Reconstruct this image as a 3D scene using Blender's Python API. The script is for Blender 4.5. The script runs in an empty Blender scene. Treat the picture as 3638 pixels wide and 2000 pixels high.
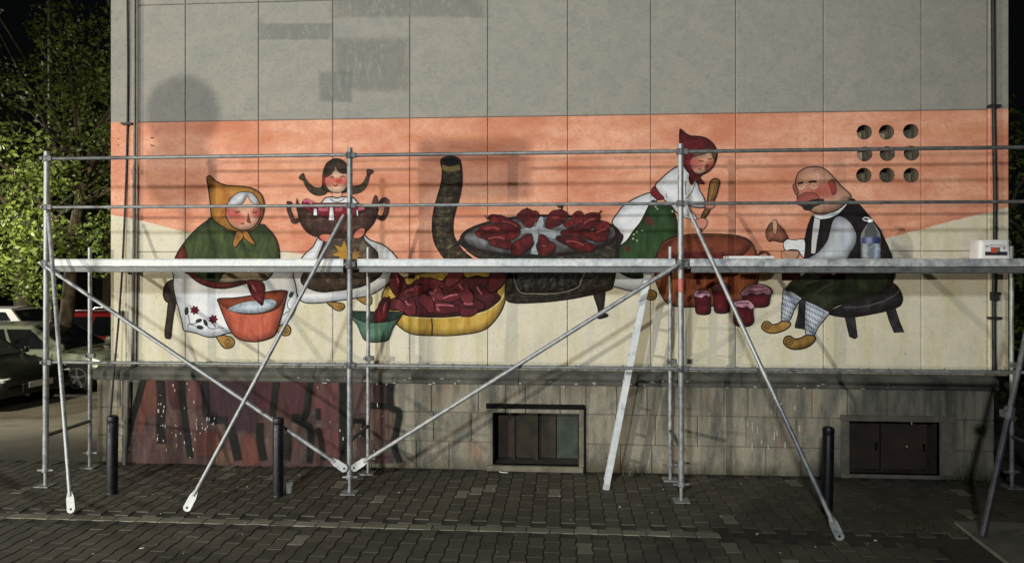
import bpy, bmesh, math, random
from mathutils import Vector, Matrix
from mathutils.geometry import tessellate_polygon
random.seed(11)
SC = bpy.context.scene
COL = SC.collection
R = math.radians

# ---------------------------------------------------------------- camera
EYE = 2.3            # eye height, about level with the scaffold deck
DIST = 7.94          # metres from the lens to the painted wall
YAW = R(4.2)         # turned slightly to the left
FPX, CPX, HPX = 2542.0, 1819.0, 932.0
cam = bpy.data.cameras.new('camera'); cam_o = bpy.data.objects.new('camera', cam); COL.objects.link(cam_o)
cam_o.location = (0, -DIST, EYE); cam_o.rotation_euler = (R(90), 0, YAW)
cam.sensor_width = 36; cam.lens = 36 * FPX / 3638.0
cam.shift_y = -(1000 - HPX) / 3638.0
cam.clip_end = 500; cam.clip_start = 0.05
SC.camera = cam_o

# ---------------------------------------------------------------- night sky
world = bpy.data.worlds.new('World'); SC.world = world; world.use_nodes = True
wn = world.node_tree.nodes; wl = world.node_tree.links; wn.clear()
wo = wn.new('ShaderNodeOutputWorld'); bg = wn.new('ShaderNodeBackground')
bg.inputs['Color'].default_value = (0.55, 0.62, 0.70, 1)      # faint even glow of a town's night sky
bg.inputs['Strength'].default_value = 0.0035
wl.new(bg.outputs[0], wo.inputs[0])

# ---------------------------------------------------------------- lamps: A, B read from the double shadows, D inferred, C, E added
LAMP_A = Vector((-13.0, -20.0, 3.9));  POWER_A = 9800;  COLOR_A = (1.0, 0.95, 0.84)
LAMP_B = Vector((-20.5, -12.0, 2.45)); POWER_B = 8000; COLOR_B = (1.0, 0.91, 0.75)
FILL_LAMP_C = Vector((-4.0, -21.0, 7.6));   POWER_C = 9000;  COLOR_C = (0.93, 0.99, 1.04)  # soft fill lamp added behind the camera to lift the shadows
LAMP_D = Vector((-10.4, 2.4, 4.0));    POWER_D = 1350;  COLOR_D = (1.0, 0.93, 0.72)
FILL_LAMP_E = Vector((-19.0, 7.5, 4.6));    POWER_E = 2600;  COLOR_E = (1.0, 0.95, 0.82)  # extra lamp added to brighten the white and red cars

# ---------------------------------------------------------------- exposure
vs = SC.view_settings
vs.view_transform = 'Standard'; vs.look = 'None'; vs.exposure = 0.0; vs.gamma = 1.0; vs.use_curve_mapping = False

# ================================================================ helpers
CT, ST = math.cos(YAW), math.sin(YAW)
def ray(px, py):
    u = (px - CPX) / FPX; v = (py - HPX) / FPX
    return Vector((u * CT - ST, u * ST + CT, -v))
def on_y(px, py, y=0.0):
    d = ray(px, py); return Vector((0, -DIST, EYE)) + d * ((y + DIST) / d.y)
def on_z(px, py, z=0.0):
    d = ray(px, py); return Vector((0, -DIST, EYE)) + d * ((z - EYE) / d.z)
K = 1 / 0.70808
def wx(x, y=660): return on_y(x * K, y * K).x          # display pixel -> wall x
def wz(x, y): return on_y(x * K, y * K).z

class MB:
    """collects faces, then links them as one mesh object"""
    def __init__(s): s.v = []; s.f = []; s.m = []
    def face(s, pts, mi=0):
        n = len(s.v); s.v += [Vector(p) for p in pts]; s.f.append(tuple(range(n, n + len(pts)))); s.m.append(mi); return s
    def box(s, a, b, mi=0, bev=0.0):
        x0, y0, z0 = [min(a[i], b[i]) for i in range(3)]; x1, y1, z1 = [max(a[i], b[i]) for i in range(3)]
        n = len(s.v)
        if bev <= 0:
            s.v += [Vector(p) for p in ((x0,y0,z0),(x1,y0,z0),(x1,y1,z0),(x0,y1,z0),(x0,y0,z1),(x1,y0,z1),(x1,y1,z1),(x0,y1,z1))]
            for q in ((0,3,2,1),(4,5,6,7),(0,1,5,4),(1,2,6,5),(2,3,7,6),(3,0,4,7)):
                s.f.append(tuple(n + i for i in q)); s.m.append(mi)
        else:
            bm = bmesh.new(); bmesh.ops.create_cube(bm, size=1)
            for v in bm.verts: v.co = Vector((x0 + (v.co.x + .5) * (x1 - x0), y0 + (v.co.y + .5) * (y1 - y0), z0 + (v.co.z + .5) * (z1 - z0)))
            bmesh.ops.bevel(bm, geom=bm.edges[:], offset=bev, segments=1, affect='EDGES')
            s.bm(bm, mi); bm.free()
        return s
    def bm(s, bm, mi=0, mat=None):
        n = len(s.v); bm.verts.index_update()
        for v in bm.verts: s.v.append((mat @ v.co) if mat else v.co.copy())
        for f in bm.faces: s.f.append(tuple(n + v.index for v in f.verts)); s.m.append(mi)
        return s
    def obox(s, c, ax, ay, az, mi=0):
        """box from a centre and three half-axis vectors"""
        c, ax, ay, az = map(Vector, (c, ax, ay, az)); n = len(s.v)
        for sz in (-1, 1):
            for sx, sy in ((-1,-1),(1,-1),(1,1),(-1,1)): s.v.append(c + ax*sx + ay*sy + az*sz)
        for q in ((0,3,2,1),(4,5,6,7),(0,1,5,4),(1,2,6,5),(2,3,7,6),(3,0,4,7)): s.f.append(tuple(n+i for i in q)); s.m.append(mi)
        return s
    def tube(s, pts, r, seg=10, mi=0, cap=True):
        pts = [Vector(p) for p in pts]; k = len(pts)
        rs = r if isinstance(r, (list, tuple)) else [r] * k
        n = len(s.v); prev = None
        for i, p in enumerate(pts):
            t = (pts[min(i+1, k-1)] - pts[max(i-1, 0)]).normalized()
            if prev is None:
                a = t.orthogonal().normalized()
            else:
                a = (prev - t * prev.dot(t)).normalized()
            prev = a; b = t.cross(a)
            for j in range(seg):
                q = 2 * math.pi * j / seg; s.v.append(p + (a * math.cos(q) + b * math.sin(q)) * rs[i])
        for i in range(k - 1):
            for j in range(seg):
                j2 = (j + 1) % seg
                s.f.append((n+i*seg+j, n+i*seg+j2, n+(i+1)*seg+j2, n+(i+1)*seg+j)); s.m.append(mi)
        if cap:
            s.f.append(tuple(n + j for j in range(seg))[::-1]); s.m.append(mi)
            s.f.append(tuple(n + (k-1)*seg + j for j in range(seg))); s.m.append(mi)
        return s
    def lathe(s, prof, c=(0,0,0), seg=24, mi=0, sy=1.0, axis=None):
        """profile of (radius, height) spun round z (or round another axis through a matrix)"""
        n = len(s.v); c = Vector(c)
        for (r, z) in prof:
            for j in range(seg):
                q = 2*math.pi*j/seg; p = Vector((r*math.cos(q), r*math.sin(q)*sy, z))
                s.v.append(c + (axis @ p if axis else p))
        for i in range(len(prof)-1):
            for j in range(seg):
                j2 = (j+1) % seg; s.f.append((n+i*seg+j, n+i*seg+j2, n+(i+1)*seg+j2, n+(i+1)*seg+j)); s.m.append(mi)
        s.f.append(tuple(n+j for j in range(seg))[::-1]); s.m.append(mi)
        s.f.append(tuple(n+(len(prof)-1)*seg+j for j in range(seg))); s.m.append(mi)
        return s
    def mesh(s, name, mats, smooth=False):
        me = bpy.data.meshes.new(name); me.from_pydata([tuple(v) for v in s.v], [], s.f)
        for m in (mats if isinstance(mats, (list, tuple)) else [mats]): me.materials.append(m)
        if any(s.m): me.polygons.foreach_set('material_index', s.m)
        if smooth:
            me.polygons.foreach_set('use_smooth', [True] * len(s.f))
            if smooth != 'all': me.set_sharp_from_angle(angle=R(40))
        me.update(); return me
    def build(s, name, mats, parent=None, smooth=False):
        return link(name, s.mesh(name, mats, smooth), parent)

def link(name, me, parent=None):
    o = bpy.data.objects.new(name, me); COL.objects.link(o)
    if parent is not None: attach(o, parent)
    return o
def world_of(o):
    m = Matrix.LocRotScale(o.location, o.rotation_euler, o.scale)
    return (world_of(o.parent) @ o.matrix_parent_inverse @ m) if o.parent else m
def attach(o, p):
    o.parent = p; o.matrix_parent_inverse = world_of(p).inverted()
def empty(name, loc=(0,0,0), parent=None):
    o = bpy.data.objects.new(name, None); COL.objects.link(o); o.location = loc; o.empty_display_size = .2
    if parent is not None: attach(o, parent)
    return o
def tag(o, label=None, cat=None, group=None, kind=None):
    if label: o['label'] = label
    if cat: o['category'] = cat
    if group: o['group'] = group
    if kind: o['kind'] = kind
    return o
def copy_tree(o, parent=None):
    c = o.copy(); COL.objects.link(c); c.parent = parent
    for ch in o.children: copy_tree(ch, c)
    return c

# ---------------------------------------------------------------- materials
def lin(c):
    return tuple((x/255/12.92 if x/255 <= .04045 else ((x/255+.055)/1.055)**2.4) for x in c[:3]) + (1,)
class NT:
    def __init__(s, name):
        s.mat = bpy.data.materials.new(name); s.mat.use_nodes = True
        s.n = s.mat.node_tree.nodes; s.l = s.mat.node_tree.links
        s.b = s.n['Principled BSDF']
    def new(s, t, **kw):
        x = s.n.new(t)
        for k, v in kw.items(): setattr(x, k, v)
        return x
    def con(s, a, b): s.l.new(a, b); return s
    def pos(s, scale=(1,1,1)):
        g = s.new('ShaderNodeNewGeometry'); m = s.new('ShaderNodeMapping'); m.inputs['Scale'].default_value = scale
        s.con(g.outputs['Position'], m.inputs['Vector']); return m.outputs[0]
    def objc(s, scale=(1,1,1)):
        g = s.new('ShaderNodeTexCoord'); m = s.new('ShaderNodeMapping'); m.inputs['Scale'].default_value = scale
        s.con(g.outputs['Object'], m.inputs['Vector']); return m.outputs[0]
    def noise(s, vec, scale, detail=3, rough=.6, dist=0.0):
        x = s.new('ShaderNodeTexNoise'); x.inputs['Scale'].default_value = scale; x.inputs['Detail'].default_value = detail
        x.inputs['Roughness'].default_value = rough; x.inputs['Distortion'].default_value = dist
        s.con(vec, x.inputs['Vector']); return x.outputs['Fac']
    def ramp(s, fac, stops, interp='LINEAR'):
        r = s.new('ShaderNodeValToRGB'); r.color_ramp.interpolation = interp; e = r.color_ramp.elements
        e[0].position, e[0].color = stops[0]; e[1].position, e[1].color = stops[-1]
        for p, c in stops[1:-1]: k = e.new(p); k.color = c
        s.con(fac, r.inputs['Fac']); return r.outputs['Color']
    def mix(s, fac, a, b, mode='MIX'):
        x = s.new('ShaderNodeMix', data_type='RGBA', blend_type=mode)
        for sock, val in ((x.inputs['Factor'], fac), (x.inputs[6], a), (x.inputs[7], b)):
            if hasattr(val, 'is_linked'): s.con(val, sock)
            else: sock.default_value = val
        return x.outputs[2]
    def math(s, op, a, b=None, clamp=False):
        x = s.new('ShaderNodeMath', operation=op, use_clamp=clamp)
        for i, val in enumerate((a, b)):
            if val is None: continue
            if hasattr(val, 'is_linked'): s.con(val, x.inputs[i])
            else: x.inputs[i].default_value = val
        return x.outputs[0]
    def bump(s, h, strength=.3, dist=.01):
        b = s.new('ShaderNodeBump'); b.inputs['Strength'].default_value = strength; b.inputs['Distance'].default_value = dist
        s.con(h, b.inputs['Height']); s.con(b.outputs[0], s.b.inputs['Normal']); return s
    def out(s, col=None, rough=.7, metal=0.0, spec=.5):
        if col is not None:
            if hasattr(col, 'is_linked'): s.con(col, s.b.inputs['Base Color'])
            else: s.b.inputs['Base Color'].default_value = col
        if hasattr(rough, 'is_linked'): s.con(rough, s.b.inputs['Roughness'])
        else: s.b.inputs['Roughness'].default_value = rough
        s.b.inputs['Metallic'].default_value = metal; s.b.inputs['Specular IOR Level'].default_value = spec
        return s.mat
def g01(a, b=None):  # grey stops
    return (a, a, a, 1)

def plain(name, ca, cb, scale=8, rough=.6, metal=0.0, spec=.5, bump=0.0, obj=True):
    t = NT(name); v = t.objc() if obj else t.pos()
    n = t.noise(v, scale, 4); c = t.ramp(n, [(.3, lin(ca)), (.7, lin(cb))])
    if bump: t.bump(t.noise(v, scale * 6, 2), bump, .005)
    return t.out(c, rough, metal, spec)

# wall joints (world x, z) shared by the panels and by the paint that runs over them
JX = [wx(x, 600) for x in (466, 650, 837, 1031, 1227, 1428, 1637, 1851, 2072, 2318)]
JZ = [1.10, 2.42, 3.92, 5.27, 6.6]
XL, XR = wx(281), wx(2535)
FXL, FXR = wx(344), wx(2484)       # field between the corner strips
def joint_group():
    g = bpy.data.node_groups.new('wall_joint_lines', 'ShaderNodeTree')
    g.interface.new_socket('Position', in_out='INPUT', socket_type='NodeSocketVector')
    g.interface.new_socket('Line', in_out='OUTPUT', socket_type='NodeSocketFloat')
    gi = g.nodes.new('NodeGroupInput'); go = g.nodes.new('NodeGroupOutput'); sp = g.nodes.new('ShaderNodeSeparateXYZ')
    g.links.new(gi.outputs[0], sp.inputs[0]); acc = None
    for ax, lst, wd in ((0, JX, .0045), (2, JZ[1:3], .004)):
        for j in lst:
            c = g.nodes.new('ShaderNodeMath'); c.operation = 'COMPARE'; g.links.new(sp.outputs[ax], c.inputs[0])
            c.inputs[1].default_value = j; c.inputs[2].default_value = wd
            if acc is None: acc = c.outputs[0]
            else:
                m = g.nodes.new('ShaderNodeMath'); m.operation = 'MAXIMUM'; g.links.new(acc, m.inputs[0]); g.links.new(c.outputs[0], m.inputs[1]); acc = m.outputs[0]
    g.links.new(acc, go.inputs[0]); return g
JG = joint_group()
_pc = {}
def mute(c, k=.20):
    g = .3*c[0] + .59*c[1] + .11*c[2]; return tuple(x*(1-k) + g*k for x in c)
def paint(ca, cb=None, cc=None, scale=7, stretch=(1, 1, 1), lines=True, thin=0.0, dab=False):
    """mural paint: two or three mixed pigments brushed on the rough render"""
    key = (tuple(ca), tuple(cb or ()), tuple(cc or ()), scale, stretch, lines, thin, dab)
    if key in _pc: return _pc[key]
    cb = cb or tuple(int(x * .86) for x in ca)
    deep = lambda c: tuple(255 * (x/255)**1.2 for x in c)
    ca, cb = deep(mute(ca)), deep(mute(cb)); cc = deep(mute(cc)) if cc else None
    t = NT('mural_paint'); v = t.pos(stretch)
    n = t.noise(v, scale, 5, .65, .6)
    st = [(.34, lin(ca)), (.64, lin(cb))] if not cc else [(.30, lin(cb)), (.5, lin(ca)), (.70, lin(cc))]
    c = t.ramp(n, st)
    p0 = t.pos(); fine = t.noise(p0, 55, 3, .7)
    c = t.mix(.5, c, t.ramp(fine, [(.3, g01(.72)), (.65, g01(1.0))]), 'MULTIPLY')
    if lines:
        j = t.new('ShaderNodeGroup'); j.node_tree = JG; t.con(p0, j.inputs[0])
        c = t.mix(t.math('MULTIPLY', j.outputs[0], .36), c, lin((60, 52, 45)))
    t.bump(t.noise(p0, 160, 2, .6), .25, .004)
    _pc[key] = t.out(c, .82, 0, .25)
    if thin or dab:      # worn or sprayed paint: the wall shows through
        a = t.ramp(t.noise(t.pos((1.5, 1.5, .5)), 7, 5, .7), [(.34, g01(1 - thin)), (.62, g01(1))])
        if dab:
            at_ = t.new('ShaderNodeAttribute'); at_.attribute_name = 'dab'; a = t.math('MULTIPLY', a, at_.outputs['Fac'])
        tr = t.new('ShaderNodeBsdfTransparent'); mx = t.new('ShaderNodeMixShader')
        t.con(a, mx.inputs[0]); t.con(tr.outputs[0], mx.inputs[1]); t.con(t.b.outputs[0], mx.inputs[2]); t.con(mx.outputs[0], t.n['Material Output'].inputs[0])
    return _pc[key]
# ================================================================ ground
def ground_z(x, y):
    def ss(a, b, t):
        t = max(0, min(1, (t - a) / (b - a))); return t * t * (3 - 2 * t)
    return -.45 * ss(.3, 4.5, y) * ss(-5.3, -6.6, x) if False else -.45 * ss(.3, 4.5, y) * (ss(5.35, 6.4, -x))
def make_ground():
    t = NT('asphalt'); p = t.pos()
    n = t.noise(p, 1.3, 5, .6); f = t.noise(p, 90, 2)
    c = t.ramp(n, [(.3, lin((66, 62, 52))), (.7, lin((104, 98, 82)))])
    c = t.mix(.6, c, t.ramp(f, [(.3, g01(.55)), (.7, g01(1))]), 'MULTIPLY')
    t.bump(f, .5, .01); m = t.out(c, .8)
    mb = MB(); xs = [-260, -120, -60, -36] + [-26 + i * .7 for i in range(38)] + [8, 20, 60, 150, 260]
    ys = [-200, -60, -24, -12, -6, -3, -1, 0] + [.5 + i * .5 for i in range(12)] + [9, 14, 24, 50, 120, 260]
    for y in ys:
        for x in xs: mb.v.append(Vector((x, y, ground_z(x, y) - .03)))
    w = len(xs)
    for j in range(len(ys) - 1):
        for i in range(w - 1):
            mb.f.append((j*w+i, j*w+i+1, (j+1)*w+i+1, (j+1)*w+i)); mb.m.append(0)
    return tag(mb.build('ground', m, smooth='all'), kind='structure')
GROUND = make_ground()

# ---- interlocking pavers: the 300 nearest to the lens single, the rest one mass
def paver_material():
    t = NT('concrete_paver'); p = t.pos()
    a = t.new('ShaderNodeAttribute'); a.attribute_name = 'tone'
    c = t.ramp(a.outputs['Fac'], [(0, lin((84, 80, 68))), (.8, lin((102, 96, 82))), (1, lin((152, 147, 130)))])
    n = t.noise(p, 1.1, 5, .65); c = t.mix(.75, c, t.ramp(n, [(.3, g01(.6)), (.68, g01(1.0))]), 'MULTIPLY')
    f = t.noise(p, 120, 2, .7); c = t.mix(.5, c, t.ramp(f, [(.3, g01(.6)), (.7, g01(1))]), 'MULTIPLY')
    t.bump(f, .5, .006)
    return t.out(c, t.ramp(t.noise(p, 3, 3), [(.3, g01(.55)), (.7, g01(.85))]), 0, .4)
PAVER_M = paver_material()
PW, PL, AMP = .131, .205, .0045
def paver_outline(w, l, amp, gap=.0022):
    h = l / 2; a = w / 2
    s = [(-h, 1), (-h*.62, 1), (-h*.38, -1), (h*.38, -1), (h*.62, 1), (h, 1)]
    right = [(a + amp * k - gap * 2.1, max(-h + gap*.6, min(h - gap*.6, y))) for y, k in s]
    return right + [(-x, y) for x, y in right[::-1]]
def paver_mb(out, bev=.003):
    mb = MB(); k = len(out)
    inn = [(x * (1 - bev / abs(x)), y * (1 - bev / abs(y)) if abs(y) > .05 else y) for x, y in out]
    for (x, y) in inn: mb.v.append(Vector((x, y, 0)))
    for (x, y) in out: mb.v.append(Vector((x, y, -.010)))
    mb.f.append(tuple(range(k))); mb.m.append(0)
    for i in range(k):
        j = (i + 1) % k; mb.f.append((i, k + i, k + j, j)); mb.m.append(0)
    return mb
def tone_attr(me, vals):
    a = me.attributes.new('tone', 'FLOAT', 'POINT'); a.data.foreach_set('value', vals)
def make_pavers():
    bed = MB(); bed.face([(-7.6, -9, -.0085), (7.5, -9, -.0085), (7.5, -.03, -.0085), (-7.6, -.03, -.0085)])
    t = NT('joint_sand'); c = t.ramp(t.noise(t.pos(), 14, 4), [(.3, lin((46, 44, 37))), (.7, lin((68, 65, 54)))]); bm_ = t.out(c, .95)
    pav = tag(bed.build('pavement', bm_), kind='structure')
    variants = []
    for k in range(8):
        mb = paver_mb(paver_outline(PW, PL, AMP)); me = mb.mesh('paver', PAVER_M); tone_attr(me, [k * .1] * len(me.vertices)); variants.append(me)
    me = paver_mb(paver_outline(PW, PL, AMP)).mesh('paver', PAVER_M); tone_attr(me, [.93] * len(me.vertices)); variants.append(me)
    bar = paver_mb([(.1, -.055), (.1, .055), (-.1, .055), (-.1, -.055)]); bars = []
    for k in range(3):
        me = bar.mesh('paver', PAVER_M); tone_attr(me, [.9 + .04 * k] * len(me.vertices)); bars.append(me)
    spots = []
    ROW = -1.78
    ncol = int(15 / PW)
    for i in range(ncol):
        x = -7.5 + i * PW + PW / 2
        off = PL / 2 if i % 2 else 0
        for (ya, yb) in ((ROW + .062, -.06), (-8.9, ROW - .062)):
            n = int((yb - ya) / PL) + 1
            for j in range(n):
                y = yb - off * 1 - PL / 2 - j * PL
                if y - PL / 2 < ya - PL * .3: continue
                spots.append((x, y, 0))
    x = -7.4
    while x < 1.35:
        spots.append((x, ROW, 1)); x += .205
    # leave out the corner under the concrete slab
    spots = [s for s in spots if not (s[0] > 3.15 + (-1.55 - s[1]) * -.35 and s[1] < -1.62)]
    def seen(s):
        px, py, _ = s; dx, dy = px, py + DIST
        c = dx * -ST + dy * CT; r = dx * CT + dy * ST
        if c < .5: return False
        u = r / c * FPX + CPX; v = EYE / c * FPX + HPX
        return -20 < u < 3660 and v < 2010
    vis = sorted([s for s in spots if seen(s)], key=lambda s: s[0]**2 + (s[1] + DIST)**2)
    near = set(vis[:300]); rest = MB(); rt = []
    for s in spots:
        x, y, kd = s
        tone = random.randrange(8) if kd == 0 else random.randrange(3)
        if random.random() < .025 and kd == 0: tone = 8
        dz = random.uniform(-.002, .001); rx, ry, rz = (random.gauss(0, .005), random.gauss(0, .008), random.gauss(0, .012))
        me = variants[tone] if kd == 0 else bars[tone]
        if s in near:
            o = link('paver', me, pav); o.location = (x, y, dz); o.rotation_euler = (rx, ry, rz)
        else:
            M = Matrix.Translation((x, y, dz)) @ Matrix.Rotation(rz, 4, 'Z') @ Matrix.Rotation(rx, 4, 'X') @ Matrix.Rotation(ry, 4, 'Y')
            src = paver_mb(paver_outline(PW, PL, AMP)) if kd == 0 else bar
            n = len(rest.v); rest.v += [M @ v for v in src.v]
            rest.f += [tuple(n + i for i in f) for f in src.f]; rest.m += [0] * len(src.f)
            rt += [((tone * .1 if tone < 8 else .93) if kd == 0 else .9 + .04 * tone)] * len(src.v)
    me = rest.mesh('paver_field', PAVER_M); tone_attr(me, rt)
    tag(link('paver_field', me, pav), kind='stuff')
make_pavers()
def concrete_slab():
    m = plain('slab_concrete', (92, 92, 84), (122, 120, 108), 5, .85, bump=.4, obj=False)
    mb = MB(); a = on_z(2400*K, 1316*K); b = on_z(2536*K, 1420*K); d = (b - a)
    q = [a, a + d * 2.6, a + d * 2.6 + Vector((4, 0, 0)), a + Vector((4.2, .06, 0))]
    top = [Vector((p.x, p.y, .022)) for p in q]; bot = [Vector((p.x, p.y, -.02)) for p in q]
    mb.face(top[::-1] if False else top)
    for i in range(4): mb.face([top[i], bot[i], bot[(i+1) % 4], top[(i+1) % 4]])
    o = tag(mb.build('concrete_slab', m), kind='structure')
concrete_slab()

# ================================================================ the building with its painted gable
HOUSE = empty('apartment_building', ((XL + XR) / 2, 0, 0))
tag(HOUSE, 'pale rendered building with a gable wall covered by a folk mural', 'building')
def wall_material():
    t = NT('painted_render'); g = t.new('ShaderNodeNewGeometry'); sp = t.new('ShaderNodeSeparateXYZ'); t.con(g.outputs['Position'], sp.inputs[0])
    p = t.pos()
    bpts = [(285,540),(345,552),(470,585),(600,612),(760,640),(1000,688),(1250,704),(1500,700),(1800,672),(2060,650),(2240,597),(2400,555),(2535,522)]
    stops = []
    for (x, y) in bpts:
        w = on_y(x * K, y * K); q = max(0, min(1, (w.x + 5.5) / 10.5)); stops.append((q, g01(w.z / 5)))
    lo = t.ramp(t.math('MULTIPLY', t.math('ADD', sp.outputs[0], 5.5), 1 / 10.5), stops)
    wob = t.math('MULTIPLY', t.math('SUBTRACT', t.noise(p, 9, 3), .5), .03)
    above_hill = t.math('GREATER_THAN', t.math('ADD', sp.outputs[2], wob), t.math('MULTIPLY', lo, 5))
    below_top = t.math('LESS_THAN', sp.outputs[2], 3.918)
    # pigments
    n1 = t.noise(p, .9, 5, .6, .4); n2 = t.noise(p, 5, 5, .65, .5)
    grey = t.mix(n1, lin((141, 142, 134)), lin((164, 157, 146)))
    grey = t.mix(t.ramp(n2, [(.42, g01(0)), (.62, g01(.5))]), grey, lin((130, 136, 131)))
    m3 = t.noise(t.pos((1, 1, 1.4)), 17, 4, .7, .8)
    grey = t.mix(t.ramp(m3, [(.40, g01(0)), (.62, g01(.25))]), grey, lin((168, 163, 153))); grey = t.mix(t.ramp(m3, [(.34, g01(.3)), (.46, g01(0))]), grey, lin((124, 128, 122)))
    cream = t.mix(n1, lin((208, 200, 176)), lin((226, 220, 200)))
    cream = t.mix(t.ramp(n2, [(.45, g01(0)), (.68, g01(.45))]), cream, lin((192, 190, 172)))
    cream = t.mix(t.ramp(t.noise(t.pos((2.2, 2.2, .35)), 2.6, 4, .6), [(.46, g01(0)), (.70, g01(.7))]), cream, lin((200, 192, 150)))
    cream = t.mix(t.ramp(t.noise(t.pos((1.2, 1.2, .8)), 1.9, 5, .7), [(.52, g01(0)), (.70, g01(.6))]), cream, lin((186, 182, 168)))
    org = t.mix(t.ramp(t.noise(t.pos((.6, .6, 1.6)), 1.5, 5, .65, .4), [(.36, g01(0)), (.62, g01(1))]), lin((202, 130, 102)), lin((234, 177, 148)))
    org = t.mix(t.ramp(t.noise(t.pos((.35, .35, 3.5)), 2.2, 4, .6), [(.52, g01(0)), (.7, g01(.45))]), org, lin((210, 142, 90)))
    org = t.mix(t.ramp(n2, [(.45, g01(0)), (.7, g01(.5))]), org, lin((198, 122, 92)))
    cream = t.mix(t.ramp(m3, [(.34, g01(.4)), (.46, g01(0))]), cream, lin((184, 178, 158))); org = t.mix(t.ramp(m3, [(.34, g01(.45)), (.48, g01(0))]), org, lin((194, 122, 94)))
    c = t.mix(above_hill, cream, org)
    c = t.mix(below_top, grey, c)
    # grain and soot
    fine = t.noise(p, 70, 3, .7)
    c = t.mix(.55, c, t.ramp(fine, [(.28, g01(.66)), (.6, g01(1.0))]), 'MULTIPLY')
    oi = t.new('ShaderNodeObjectInfo')
    c = t.mix(.5, c, t.ramp(oi.outputs['Random'], [(0, g01(.93)), (1, g01(1.0))]), 'MULTIPLY')
    # black splash-line dirt just over the ledge
    h = t.math('MULTIPLY', t.math('SUBTRACT', sp.outputs[2], 1.10), 1 / .13)
    dn = t.noise(t.pos((3, 3, 1)), 6, 4, .7)
    d = t.math('GREATER_THAN', t.math('SUBTRACT', dn, t.math('MULTIPLY', h, .55)), .31)
    soft = t.math('MULTIPLY', d, t.ramp(t.noise(p, 30, 2), [(.3, g01(.45)), (.7, g01(.9))]))
    c = t.mix(soft, c, lin((58, 54, 46)))
    spots = t.noise(p, 26, 2, .5); c = t.mix(t.ramp(spots, [(.70, g01(0)), (.74, g01(.45))]), c, lin((84, 80, 70)))
    t.bump(t.math('ADD', t.noise(p, 150, 3, .6), t.math('MULTIPLY', t.noise(p, 14, 3), .8)), .35, .006)
    return t.out(c, .88, 0, .2)
WALL_M = wall_material()
DARK_M = plain('joint_mortar', (96, 92, 82), (120, 114, 102), 20, .95, obj=False)

def poly_prism(mb, outer, holes, y0, y1, mi=0):
    """front sheet in x,z with round holes, and the returns back to y1"""
    loops = [[Vector((x, z, 0)) for x, z in outer]] + [[Vector((x, z, 0)) for x, z in h] for h in holes]
    flat = [p for l in loops for p in l]; n = len(mb.v)
    mb.v += [Vector((p.x, y0, p.y)) for p in flat]
    for tri in tessellate_polygon(loops): mb.f.append(tuple(n + i for i in tri)); mb.m.append(mi)
    for l in loops:
        for i in range(len(l)):
            a, b = l[i], l[(i+1) % len(l)]
            mb.face([(a.x, y0, a.y), (b.x, y0, b.y), (b.x, y1, b.y), (a.x, y1, a.y)], mi)
vent_px = [[(2174, 333), (2230, 333), (2291, 331)], [(2175, 388), (2232, 387), (2293, 386)], [(2173, 441), (2231, 441), (2292, 441)]]
VENTS = [on_y(x * K, y * K) for row in vent_px for x, y in row]; VR = .080
def circ(c, r, n=24): return [(c.x + r * math.cos(2*math.pi*i/n), c.z + r * math.sin(2*math.pi*i/n)) for i in range(n)]
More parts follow.
